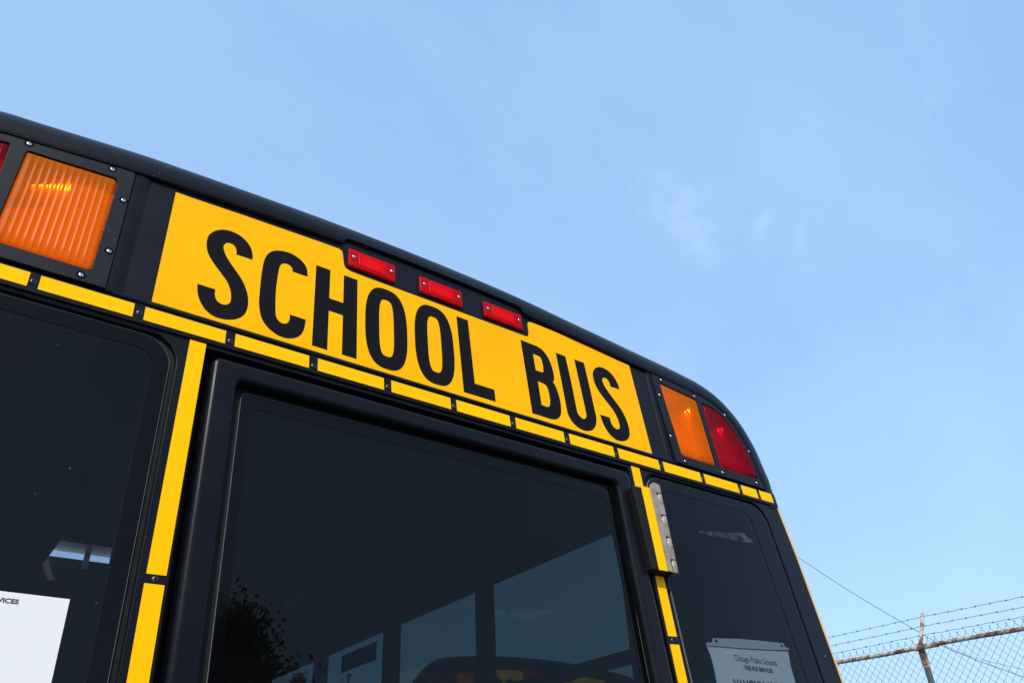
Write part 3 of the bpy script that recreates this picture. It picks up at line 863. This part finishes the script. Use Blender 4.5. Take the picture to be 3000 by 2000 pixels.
low.build('lower_rear_panel', M['yellow_body'], bus)
low = MB(True)
low.slab([[(0.4870, 0.62)] + [(xs(z) - RC, z) for z in zl] + [(0.4870, 1.298)]], 0.0, 0.018)
low.build('lower_rear_panel', M['yellow_body'], bus)

# rounded back corners, black face turning into the yellow side
for side in (-1, 1):
    cn = MB(True)
    rows_ = []
    zc = [0.62, 0.9, 1.3, 1.6, 1.9, 2.05, 2.2, 2.3165, 2.40, 2.446]
    for z in zc:
        r = []
        for k in range(11):
            th = k / 10 * pi / 2
            r.append((side * (xs(z) - RC + RC * sin(th)), RC - RC * cos(th), z))
        r.append((side * xs(z), 0.16, z))
        rows_.append(r)
    for i in range(len(rows_) - 1):
        for j in range(11):
            q = [rows_[i][j], rows_[i][j + 1], rows_[i + 1][j + 1], rows_[i + 1][j]]
            black = False
            cn.add(q if side > 0 else q[::-1], [(0, 1, 2, 3)], 0 if black else 1, True)
    cn.build('corner_post', [M['black'], M['yellow_body']], bus, merge=True)
scr = screw(proto_black, 1.034, 0.001, 2.0576, bus)
screw(proto_black, -0.5015, 0.0, 2.0402, bus)
screw(proto_black, 0.5052, 0.0, 2.0492, bus)

# rear windows: rubber seal > pane with black border
def ring(outer, inner, y, mb, mat=0):
    mb.slab([outer, inner], y, None, mat)
def rear_window(out_, glass_, clear_):
    r_ = MB(True)
    r_.slab([out_, [(x, z) for x, z in clear_]], 0.0070, 0.0160)
    w_ = r_.build('rear_window', M['rubber'], bus)
    b_ = MB(True)
    b_.slab([offset(glass_, 0.0009), clear_], 0.0008, 0.0012, 0, back=False)
    b_.build('frame', M['frit'], w_)
    e_ = MB(True)
    e_.slab([glass_, offset(glass_, 0.0009)], 0.0009, 0.0050, 0, bevel=0.0004, steps=1, back=False)
    e_.build('glass_edge', M['glass_edge'], w_)
    p_ = MB(True)
    p_.slab([offset(clear_, -0.003)], 0.0016, None)
    p_.build('pane', M['glass'], w_)
    return w_
winL = rear_window(WIN_L_out, WIN_L_glass, WIN_L_clear)
winR = rear_window(WIN_R_out, WIN_R_glass, WIN_R_clear)

# emergency door
DOOR = rounded([(-0.4710, 0.82), (0.4640, 0.82), (0.4740, 2.1655), (0.4790, 2.4240), (-0.4710, 2.4240)], [0.02, 0.02, 0, 0.016, 0.014], 7)
REC = rounded([(-0.4300, 1.560), (0.4200, 1.560), (0.4262, 2.159), (0.4318, 2.3860), (-0.4262, 2.3860)], [0.03, 0.03, 0, 0.010, 0.010], 6)
REC_IN = rounded([(-0.4135, 1.575), (0.4170, 1.575), (0.4270, 2.159), (0.4325, 2.3790), (-0.4125, 2.3780)], [0.03, 0.03, 0, 0.010, 0.010], 6)
DG_CLEAR = rounded([(-0.3960, 1.600), (0.3980, 1.600), (0.4065, 2.159), (0.4106, 2.3530), (-0.3955, 2.3530)], [0.03, 0.03, 0, 0.020, 0.022], 8)
dr = MB(True)
dr.slab([DOOR, REC], -0.0100, 0.030, bevel=0.010, steps=5)
door = dr.build('emergency_door', M['black'], bus)
sl = MB(True)
sl.slab([rounded([(-0.4420, 1.545), (0.4420, 1.545), (0.4450, 2.395), (-0.4420, 2.395)], 0.01, 3), REC_IN], 0.0125, 0.026)
sl.build('window_seal', M['rubber'], door)
DG_OUT = rounded([(-0.4138, 1.574), (0.4172, 1.574), (0.4272, 2.159), (0.4327, 2.3793), (-0.4128, 2.3783)], [0.03, 0.03, 0, 0.010, 0.010], 6)
bz = MB(True)
bz.slab([offset(DG_OUT, 0.0008), DG_CLEAR], 0.0099, 0.0103, 0, back=False)
bz.build('window_border', M['frit'], door)
be = MB(True)
be.slab([DG_OUT, offset(DG_OUT, 0.0008)], 0.0098, 0.0125, 0, bevel=0.0003, steps=1, back=False)
be.build('glass_edge', M['glass_edge'], door)
dg = MB(True); dg.slab([offset(DG_CLEAR, -0.003)], 0.0106, None); dg.build('door_glass', M['glass'], door)
# dark rubber channel behind the gap round the door
ch = MB(True)
ch.slab([rect(-0.50, 0.78, 0.505, 2.450), rect(-0.462, 0.86, 0.455, 2.405)], 0.034, 0.060)
ch.build('door_surround', M['rubber'], bus)
hd = MB(True)
hd.box((-0.36, -0.035, 1.20), (-0.20, -0.0102, 1.235), 0, 0.006)
hd.build('door_handle', M['screw_black'], door)

# hinge: black carrier, yellow strip, steel leaf with knuckles
def lerp(a, b, t): return a + (b - a) * t
hg = MB(True)
F = -0.0260
zt, zb = 2.3810, 2.1838
def slant(xt, xb, z): return lerp(xb, xt, (z - zb) / (zt - zb))
hg.slab([rounded([(0.4632, zb - 0.001), (0.5300, zb - 0.001), (0.5345, zt), (0.4600, zt - 0.005)], [0.003, 0.001, 0.001, 0.005], 4)], F, 0.0, bevel=0.0025, steps=4)
hinge = hg.build('door_hinge', M['rubber'], bus)
quad_strip([(0.4830, zb + 0.0005), (0.5095, zb + 0.001), (0.5130, zt - 0.0005), (0.4868, zt)], F - 0.0008, F + 0.0005, parent=hinge)
lf = MB(True)
leaf = [(slant(0.5135, 0.5100, zb), zb)]
lx = lambda z: slant(0.5372, 0.5288, z)
kn = [(2.3467, 2.3727), (2.2930, 2.3185), (2.2400, 2.2660), (2.1845, 2.2140)]
pts = [(slant(0.5135, 0.5100, zb + 0.001), zb + 0.001)]
z = zb + 0.001
kr_ = 0.0098
for a, b in kn[::-1]:
    pts += [(lx(a) + kr_ * 1.05, a - 0.0004), (lx(a) - 0.0050, a), (lx(b) - 0.0050, b), (lx(b) + kr_ * 1.05, b + 0.0004)]
pts = pts[:1] + pts[1:]
pts += [(lx(2.395) + kr_, 2.3955), (lx(2.395), 2.3972), (0.5300, 2.3975), (0.5200, 2.3910), (0.5140, 2.3815)]
lf.slab([pts], F - 0.0022, F + 0.0005, bevel=0.0004, steps=1)
lf.build('leaf', M['steel'], hinge)
kr = 0.0098
prev = zb
def knuckle_span(z0, z1, own):
    k_ = MB(True)
    n = 20
    rows_ = []
    for zq in (z0 + 0.0008, z0 + 0.0014, z1 - 0.0014, z1 - 0.0008):
        rr = kr * (0.95 if zq in (z0 + 0.0008, z1 - 0.0008) else 1.0)
        cx = lx(zq) + kr - 0.0006
        rows_.append([(cx + rr * cos(2 * pi * j / n), F + kr - 0.0014 - rr * sin(2 * pi * j / n), zq) for j in range(n + 1)])
    k_.grid(rows_, 0, True)
    for rw in (rows_[0], rows_[-1]): k_.add(rw[:-1], [list(range(n))], 0)
    k_.build('knuckle', M['steel'], hinge)
segs = []
for a, b in kn[::-1]:
    if a > prev + 0.003: segs.append((prev, a, True))
    segs.append((a, b, False)); prev = b
segs.append((prev, 2.3965, True))
for s in segs: knuckle_span(*s)

ds = MB(True); ds.slab([rect(-0.50, 0.60, 0.505, 0.86)], 0.020, 0.033); ds.build('door_sill', M['black'], bus)
# bumper and wheels
bp = MB(); bp.box((-1.12, -0.42, 0.50), (1.12, -0.22, 0.74), 0, 0.02); bp.build('rear_bumper', M['black'], bus)
for side in (-1, 1):
    for y in (1.9, 7.6):
        w_ = MB()
        prof = [(0.28, -0.13), (0.46, -0.13), (0.50, -0.10), (0.50, 0.10), (0.46, 0.13), (0.28, 0.13)]
        n = 36
        w_.grid([[(side * 0.92 + b, y + a * cos(2 * pi * j / n), 0.5 + a * sin(2 * pi * j / n)) for a, b in prof] for j in range(n + 1)], 0, True)
        tr_ = w_.build('wheel', M['tyre'], bus)
        rm = MB(); rm.tube([(side * 0.92 - 0.1, y, 0.5), (side * 0.92 + 0.1, y, 0.5)], 0.285, 28); rm.build('rim', M['rim'], tr_)

# side walls, roof, ceiling, floor, front (world-upright)
YF = 9.2
H0, S0 = 2.577, 1.78
wins = [(0.60, 1.343)]
y = 1.415
while y + 0.652 < 8.6:
    wins.append((round(y, 3), round(y + 0.650, 3))); y += 0.742
for side in (-1, 1):
    def wq(a, b, z0, z1, x0, x1, name, mat):
        sw = MB(); sw.box((min(x0, x1), a, z0), (max(x0, x1), b, z1)); return sw.build(name, M[mat], bus)
    xi, xo = side * 1.030, side * 1.071
    edges = [0.10] + [v for w in wins for v in w] + [YF]
    wl_ = wq(0.03, YF, 0.62, S0, xi, side * 1.094, 'side_panel', 'yellow_body')
    wq(0.13, YF, H0, 2.615, xi, side * 1.071, 'side_header', 'rim')
    for k in range(0, len(edges) - 1, 2):
        wq(edges[k] if k else 0.04, edges[k + 1], S0, H0, xi, xo, 'window_pillar', 'rim')
    def lining(a, b, z0, z1):
        q = MB(); q.box((side * 1.0285, a, z0), (side * 1.0292, b, z1)); q.build('inner_lining', M['inside'], bus)
    lining(0.04, YF, 0.95, S0 - 0.002)
    lining(0.04, YF, H0 + 0.002, 2.66)
    for a, b in wins:
        xa, xb = sorted((side * 1.036, side * 1.064))
        zm = 2.1800
        f_ = MB(); f_.box((xa, a + 0.001, zm - 0.019), (xb, b - 0.001, zm + 0.019))
        fr_ = f_.build('sash_rail', M['rim'], bus)
        xg = side * 1.050
        for z0, z1 in ((S0, zm - 0.019), (zm + 0.019, H0)):
            g_ = MB(); g_.add([(xg, a, z0), (xg, b, z0), (xg, b, z1), (xg, a, z1)], [(0, 1, 2, 3)])
            g_.build('pane', M['side_glass'], fr_)

def outline_at(off, zmin=2.588):
    o_ = []
    for p, n in list(zip(lip, lipn))[::5] + [(lip[-1], lipn[-1])]:
        w = TILT @ Vector((p.x + n.x * off, 0.10, p.y + n.y * off))
        if w.z > zmin: o_.append((w.x, w.z))
    return o_
HX0, HX1, HY0, HY1 = -0.345, 0.26, 2.27, 2.85        # roof hatch opening
def shell(off, y0, y1, mb, mat=0, flip=False):
    o_ = outline_at(off)
    # split the sheet round the hatch
    def strip(pts, a, b):
        mb.grid([[(x, a, z) for x, z in pts], [(x, b, z) for x, z in pts]], mat, True, flip)
    left = [p for p in o_ if p[0] <= HX0]; mid = [p for p in o_ if HX0 < p[0] < HX1]; right = [p for p in o_ if p[0] >= HX1]
    def at(x):
        for (a, b), (c, d) in zip(o_, o_[1:]):
            if a <= x <= c: return (x, b + (d - b) * (x - a) / (c - a))
    pl, pr = at(HX0), at(HX1)
    strip(left + [pl], y0, y1); strip([pr] + right, y0, y1)
    m_ = [pl] + mid + [pr]
    strip(m_, y0, HY0); strip(m_, HY1, y1)
    return m_
rf = MB(); shell(A_ROLL + R_ROLL - 0.003, 0.17, YF, rf, 0, True); roof = rf.build('roof', M['white_roof'], bus)
cl = MB(); shell(0.062, 0.05, YF, cl, 0); ceil_ = cl.build('ceiling', M['inside'], bus)
ht = MB()
zr0, zr1 = 2.80, 2.906
for a, b in (((HX0 - 0.03, HY0 - 0.03), (HX0, HY1 + 0.03)), ((HX1, HY0 - 0.03), (HX1 + 0.03, HY1 + 0.03)), ((HX0, HY0 - 0.03), (HX1, HY0)), ((HX0, HY1), (HX1, HY1 + 0.03))):
    ht.box((a[0], a[1], zr0), (b[0], b[1], zr1))
hatch = ht.build('roof_hatch', M['inside'], bus)
ld = MB()
lid = rounded([(HX0 - 0.04, HY0 - 0.04), (HX1 + 0.04, HY0 - 0.04), (HX1 + 0.04, HY1 + 0.035), (HX0 - 0.04 + 0.06, HY1 + 0.035)], [0.03, 0.03, 0.05, 0.07], 6)
zf = lambda yq: 2.914 + 0.028 * (yq - HY0) / (HY1 - HY0)
lv = [(x, yq, zf(yq)) for x, yq in lid] + [(x, yq, zf(yq) + 0.035) for x, yq in lid]
n = len(lid)
ld.add(lv, [list(range(n))[::-1], list(range(n, 2 * n))] + [(k, (k + 1) % n, n + (k + 1) % n, n + k) for k in range(n)], 0)
ld.box((-0.165, HY1 - 0.02, 2.86), (-0.140, HY1 - 0.012, 2.945))
ld.build('lid', M['white_roof'], hatch)
fl = MB(); fl.box((-1.028, 0.03, 0.92), (1.028, YF, 0.948)); fl.build('floor', M['floor'], bus)
ft = MB()
ft.box((-1.09, YF + 0.001, 0.62), (1.09, YF + 0.05, 1.9))
ft.build('front_wall', M['yellow_body'], bus)
ft = MB()
ft.box((-0.98, YF + 0.001, 2.5), (0.98, YF + 0.05, 2.76))
ft.build('front_header', M['yellow_body'], bus)
fg = MB(); fg.add([(-1.09, YF + 0.02, 1.9), (1.09, YF + 0.02, 1.9), (1.09, YF + 0.02, 2.5), (-1.09, YF + 0.02, 2.5)], [(0, 1, 2, 3)])
fg.build('windshield', M['side_glass'], bus)
hood = MB(); hood.box((-0.95, YF + 0.06, 0.62), (0.95, YF + 1.7, 1.55), 0, 0.12); hood.build('hood', M['yellow_body'], bus)

# exit sticker on one side window, tape residue on the right rear window
st = MB(); st.box((1.044, 2.245, 2.457), (1.046, 2.602, 2.537)); st.build('window_sticker', M['frit'], bus)
rs = pbr('tape_residue', (0.22, 0.26, 0.27), 0.8)
rn = rs.node_tree; pN = [n for n in rn.nodes if n.type == 'BSDF_PRINCIPLED'][0]
tcn = rn.nodes.new('ShaderNodeTexCoord'); nn_ = rn.nodes.new('ShaderNodeTexNoise'); nn_.inputs['Scale'].default_value = 60; nn_.inputs['Detail'].default_value = 6
rn.links.new(tcn.outputs['Object'], nn_.inputs['Vector'])
mrn = rn.nodes.new('ShaderNodeMapRange'); rn.links.new(nn_.outputs[0], mrn.inputs[0])
mrn.inputs[1].default_value = 0.38; mrn.inputs[2].default_value = 0.72; mrn.inputs[3].default_value = 0.0; mrn.inputs[4].default_value = 0.24
rn.links.new(mrn.outputs[0], pN.inputs['Alpha'])
tp = MB(True)
tp.slab([curve([(0.6838, 2.3178), (0.72, 2.3235), (0.79, 2.332), (0.8601, 2.3432), (0.866, 2.334), (0.8893, 2.3291), (0.8686, 2.3185), (0.81, 2.317), (0.7465, 2.3148), (0.70, 2.313)], 2)], 0.0006, None)
tp.build('tape_residue', rs, winR)

# ------------------------------------------------------------------ notices
def text(body, x_left, width, z_base, height, y, mat, parent, bold=0.0, rot=0.0, right=None):
    c = bpy.data.curves.new('lettering', 'FONT'); c.body = body; c.size = 1.0; c.offset = bold
    o = bpy.data.objects.new('lettering', c); COL.objects.link(o)
    bpy.context.view_layer.update()
    me = bpy.data.meshes.new_from_object(o)
    bpy.data.objects.remove(o)
    xs_ = [v.co.x for v in me.vertices]; ys_ = [v.co.y for v in me.vertices]
    x0, x1, y1 = min(xs_), max(xs_), max(ys_)
    cap = 0.70
    for v in me.vertices:
        x = x_left + (v.co.x - x0) / (x1 - x0) * width
        zc = z_base + v.co.y / cap * height + (x - x_left) * rot
        v.co = TILT @ Vector((x, y, zc))
    me.materials.clear(); me.materials.append(mat)
    ob = bpy.data.objects.new('lettering', me); COL.objects.link(ob); ob.parent = parent
    return ob
pa = MB(True)
pa.slab([[(-0.8700, 1.7900), (-0.5960, 1.7900), (-0.5974, 1.9010), (-0.5982, 2.0013), (-0.7400, 2.0030), (-0.8700, 2.0020)]], -0.0016, -0.0002, bevel=0.0001, steps=1)
noteL = pa.build('paper_notice', M['paper'])
tag(noteL, 'bright white paper notice taped on the left rear window, its print ending in VICES', 'paper notice')
text('THIS BUS SERVICES', -0.7275, 0.0750, 1.9888, 0.0054, -0.0019, M['print'], noteL, 0.035)

pb_ = MB(True)
yy0 = 0.0135
pp_l = [(0.6240, 2.0527), (0.6290, 2.0350), (0.6300, 2.0150), (0.6285, 1.9950), (0.6262, 1.9773), (0.6250, 1.8500)]
pp_r = [(0.9060, 1.8500), (0.9030, 1.9600), (0.9000, 1.9935), (0.9010, 2.0300), (0.9090, 2.0640)]
pb_.slab([pp_l[::-1] and [(x, z) for x, z in pp_l] + pp_r + [(0.80, 2.0585), (0.70, 2.0550)]], yy0, yy0 + 0.0008)
noteR = pb_.build('paper_notice', M['paper_in'])
tag(noteR, 'dim curling paper notice behind the right rear window glass reading Chicago Public Schools', 'paper notice')
text('Chicago Public Schools', 0.7050, 0.1455, 2.0290, 0.0125, yy0 - 0.0006, M['print_soft'], noteR, 0.0, -0.008)
text('THIS BUS SERVICES', 0.7285, 0.0985, 2.0120, 0.0085, yy0 - 0.0006, M['print_soft'], noteR, 0.03, -0.008)
text('VAUGHN 60/160', 0.6804, 0.1800, 1.9700, 0.0190, yy0 - 0.0006, M['print_soft'], noteR, 0.035, 0.012)
hs = MB(True)
strip_m = pbr('clear_grey_plastic', (0.42, 0.47, 0.49), 0.35)
hole1 = [(0.658 + 0.0058 * cos(t), 2.0655 + 0.0038 * sin(t)) for t in [2 * pi * k / 14 for k in range(14)]]
hole2 = [(0.8885 + 0.0050 * cos(t), 2.0745 + 0.0035 * sin(t)) for t in [2 * pi * k / 14 for k in range(14)]]
hs.slab([[(0.6240, 2.0535), (0.74, 2.0570), (0.84, 2.0620), (0.9110, 2.0672), (0.9140, 2.0722), (0.8998, 2.0730), (0.8975, 2.0814), (0.82, 2.0800), (0.74, 2.0772), (0.6495, 2.0706), (0.6455, 2.0612), (0.6240, 2.0590)], hole1, hole2], yy0 - 0.002, yy0 + 0.001)
hs.build('holder_rail', strip_m, noteR)

# ------------------------------------------------------------------ second bus, parked ahead on the right
def copy_tree(o, parent=None):
    c = o.copy(); COL.objects.link(c)
    if parent: c.parent = parent
    for chd in list(o.children):
        copy_tree(chd, c)
    return c
bus['group'] = 'school buses in the lot'
bus2 = copy_tree(bus)
bus2.location = (3.26, 3.67, 0.0)
tag(bus2, 'dark school bus with white roof parked further on, seen only through the rear door window', 'school bus', 'school buses in the lot')

# ------------------------------------------------------------------ chain-link fence with barbed wire
fence = empty('chain_link_fence', (4.927, 1.689, 0.0))
tag(fence, 'rusty chain-link fence topped with three strands of barbed wire, right of the bus', 'fence')
FD = Vector((0.1133, -0.9936, 0.0)); FO = Vector((4.927, 1.689, 0.0)); FZ = 2.723
FN = Vector((0.9936, 0.1133, 0.0))                     # away from the lot
def fp(s, z, n=0.0): return FO + FD * s + FN * n + Vector((0, 0, z))
rl = MB()
pts = [fp(s / 10, FZ + 0.003 * sin(s * 0.7), 0) for s in range(-110, 61)]
rl.tube(pts, 0.0148, 12); rl.build('top_rail', M['rail'], fence)
jn = MB(); jn.tube([fp(0.03, FZ), fp(0.13, FZ)], 0.0172, 14); jn.build('rail_sleeve', M['rail'], fence)
for s0 in (-9.0, -6.0, -3.0, 0.0, 3.0):
    p_ = MB()
    p_.tube([fp(s0, 0.0, 0.028), fp(s0, FZ - 0.05, 0.028)], 0.0205, 16)
    post = p_.build('fence_post', M['post'], fence)
    c_ = MB()
    c_.tube([fp(s0, FZ - 0.13, 0.028), fp(s0, FZ - 0.10, 0.028), fp(s0, FZ - 0.02, 0.026), fp(s0, FZ + 0.028, 0.02)], [0.0235, 0.0240, 0.0235, 0.018], 16)
    c_.tube([fp(s0 - 0.03, FZ), fp(s0 + 0.03, FZ)], 0.0200, 14)
    c_.build('post_cap', M['rail'], post)
    a_ = MB()
    b0, b1 = fp(s0, FZ - 0.01, 0.01), fp(s0, FZ + 0.262, 0.262)
    d = (b1 - b0).normalized(); up = FD
    w = up; h = d.cross(up).normalized()
    rws = []
    for t, hw, hh in ((0, 0.0125, 0.012), (0.5, 0.0110, 0.010), (0.96, 0.0085, 0.009), (1.0, 0.006, 0.005)):
        c = b0.lerp(b1, t)
        rws.append([c + w * hw * math.copysign(1, cos(a)) * (abs(cos(a)) ** 0.4) + h * hh * math.copysign(1, sin(a)) * (abs(sin(a)) ** 0.4) for a in [2 * pi * k / 16 for k in range(17)]])
    a_.grid(rws, 0, True); a_.add(rws[-1][:-1], [list(range(16))], 0)
    a_.build('barb_arm', M['rail'], post)
for off, ph in ((0.2350, 0.0), (0.158, 0.04), (0.0880, 0.07)):
    b_ = MB()
    pts = []
    for k in range(-440, 241):
        s = k * 0.025
        sag = -0.010 * (1 - ((((s / 3.0) % 1.0) - 0.5) * 2) ** 2)
        pts.append(fp(s, FZ + off + sag + 0.0016 * sin(k * 1.3 + ph * 50) + 0.0012 * noise.noise(Vector((k * 0.2, ph, 0))), off + 0.0010 * cos(k * 1.3)))
    b_.tube(pts, 0.00165, 4, cap=False)
    s = -10.9 + ph
    while s < 5.9:
        sag = -0.010 * (1 - ((((s / 3.0) % 1.0) - 0.5) * 2) ** 2)
        c = fp(s, FZ + off + sag, off)
        b_.tube([c - FD * 0.006, c + FD * 0.006], 0.0036, 5)
        for q in range(4):
            th = q * pi / 2 + random.uniform(-0.5, 0.5)
            dv = (Vector((0, 0, 1)) * sin(th) + FN * cos(th) + FD * random.uniform(-0.5, 0.5)).normalized()
            b_.tube([c, c + dv * 0.013], [0.0013, 0.0005], 3, cap=False)
        s += 0.098 + random.uniform(-0.006, 0.006)
    b_.build('barbed_wire', M['barb'], fence)
# woven diamonds: each strand zigzags down the fence, twisted into its neighbour
PITCH, DH = 0.0510, 0.0295
cm = MB()
ns = int(11.4 / PITCH)
for i in range(ns):
    s0 = -6.4 + i * PITCH
    for half in (0, 1):
        pts = []
        top = FZ + 0.040
        k = 0
        z = top
        sgn = 1 if half == 0 else -1
        # twisted spikes above the rail
        jit = random.uniform(-0.003, 0.003)
        pts.append(fp(s0 + sgn * 0.0065 + jit, FZ + 0.050 + random.uniform(-0.002, 0.003), -0.024))
        pts.append(fp(s0 + sgn * 0.0012, FZ + 0.0415, -0.024))
        pts.append(fp(s0, FZ + 0.033, -0.024))
        z = FZ + 0.033
        stepz = DH * 0.98
        side = sgn
        zb_ = 1.9 if i % 1 else 0.05
        j = 0
        while z > 0.08:
            j += 1
            z -= stepz
            x_ = s0 + side * PITCH / 2 * (1 if j % 2 else 0)
            nn = -0.0235 + (0.0018 if j % 2 else -0.0018) * (1 if half else -1)
            pts.append(fp(x_ + 0.0008 * noise.noise(Vector((i * 0.7, z * 9, half))), z, nn))
        cm.tube(pts, 0.0016, 3, cap=False, smooth=True)
cm.build('chain_link_mesh', M['galv'], fence)

# ------------------------------------------------------------------ cables crossing the sky
def ray_pt(d, x):                                       # point on a sight line at a given world x, used once to set the cable ends
    return CAMP + Vector(d) * ((x - CAMP.x) / d[0])
A_ = Vector((19.24, 11.55, 8.17)); B_ = Vector((19.24, 6.82, 4.25))
def cable(pts, r, label):
    c_ = MB(); c_.tube([(19.24, y, z) for y, z in curve(pts, 4, closed=False)], r, 6); o = c_.build('overhead_cable', M['cable'])
    tag(o, label, 'cable', 'cables beyond the fence')
cable([(16.5, 13.4), (12.89, 9.506), (11.551, 8.17), (10.135, 6.782), (8.743, 5.537), (8.316, 5.157), (7.936, 4.905), (7.593, 4.688), (7.269, 4.503), (6.814, 4.238), (5.956, 3.783), (3.0, 2.6)],
      0.0075, 'dark cable slanting down the sky from the bus edge past the fence post')
cable([(8.316, 5.20), (7.933, 4.925), (7.58, 4.735), (7.145, 4.545), (6.764, 4.385), (5.856, 4.031), (3.0, 3.2)],
      0.0045, 'thinner cable branching off behind the chain-link mesh')

# ------------------------------------------------------------------ things glimpsed through the bus windows
chy = empty('brick_chimney', (16.45, 39.7, 0))
tag(chy, 'distant square brick chimney glimpsed through the farthest bus window', 'chimney')
cb_ = MB(); cb_.box((16.17, 39.4, 0), (16.75, 40.0, 9.28)); cb_.box((16.13, 39.36, 9.12), (16.79, 40.04, 9.22)); cb_.build('stack', M['brick'], chy)
cc = MB(); cc.box((16.24, 39.47, 9.281), (16.68, 39.93, 9.50)); cc.build('chimney_pot', M['brick'], chy)
ml_ = empty('light_pole', (16.56, 34.2, 0))
tag(ml_, 'thin distant light pole glimpsed through a bus side window', 'light pole')
lp_ = MB(); lp_.tube([(16.56, 34.2, 0), (16.56, 34.2, 8.45)], [0.09, 0.045], 8); lp_.build('pole', M['screw_black'], ml_)
lh_ = MB(); lh_.box((16.50, 34.0, 8.451), (16.62, 34.3, 8.58), 0, 0.02); lh_.build('lamp_head', M['screw_black'], ml_)

# ------------------------------------------------------------------ trees behind the photographer, mirrored in the rear glass
def tree(x, y, height, crown_r, label, seed, cs=0.52):
    rnd = random.Random(seed)
    t = empty('leafy_tree', (x, y, 0))
    tag(t, label, 'tree', 'trees mirrored in the rear door glass')
    trunk = MB()
    trunk.tube([(x, y, 0), (x + 0.1, y, height * 0.25), (x, y + 0.1, height * 0.5), (x + 0.1, y, height * 0.85)], [0.24, 0.18, 0.12, 0.03], 10)
    clumps = []
    for k in range(64):
        th = rnd.uniform(0, 2 * pi); u = rnd.uniform(0.0, 1.0)
        zz_ = height * (0.34 + 0.62 * u)
        rr = crown_r * (1 - abs(u - 0.42) * 1.25) * rnd.uniform(0.35, 1.0)
        c = Vector((x + rr * cos(th), y + rr * sin(th), zz_)); clumps.append(c)
        if k % 2 == 0:
            b = Vector((x + 0.05, y, zz_ - rr * 0.7 - 0.3))
            trunk.tube([b, b.lerp(c, 0.6) + Vector((0, 0, 0.1)), c], [0.05, 0.03, 0.01], 5)
    trunk.build('trunk', M['bark'], t)
    cr = MB()
    for c in clumps:
        s = rnd.uniform(0.45, 0.95)
        for _ in range(450):
            d = Vector((rnd.gauss(0, 1), rnd.gauss(0, 1), rnd.gauss(0, 0.75))) * cs * s
            p = c + d; l = rnd.uniform(0.04, 0.072)
            a = Vector((rnd.gauss(0, 1), rnd.gauss(0, 1), rnd.gauss(0, 1))).normalized()
            b = a.cross(Vector((rnd.gauss(0, 1), rnd.gauss(0, 1), rnd.gauss(0, 1)))).normalized()
            cr.add([p - a * l, p + b * l * 0.45, p + a * l, p - b * l * 0.45], [(0, 1, 2, 3)])
    cr.build('crown', M['leaf'], t)
tree(3.95, -12.3, 8.25, 0.95, 'taller leafy green tree mirrored at the lower left of the rear door glass', 3, 0.40)
tree(3.95, -10.3, 6.2, 0.45, 'shorter leafy green tree mirrored right of the taller one in the door glass', 5, 0.32)

scene.render.engine = 'CYCLES'
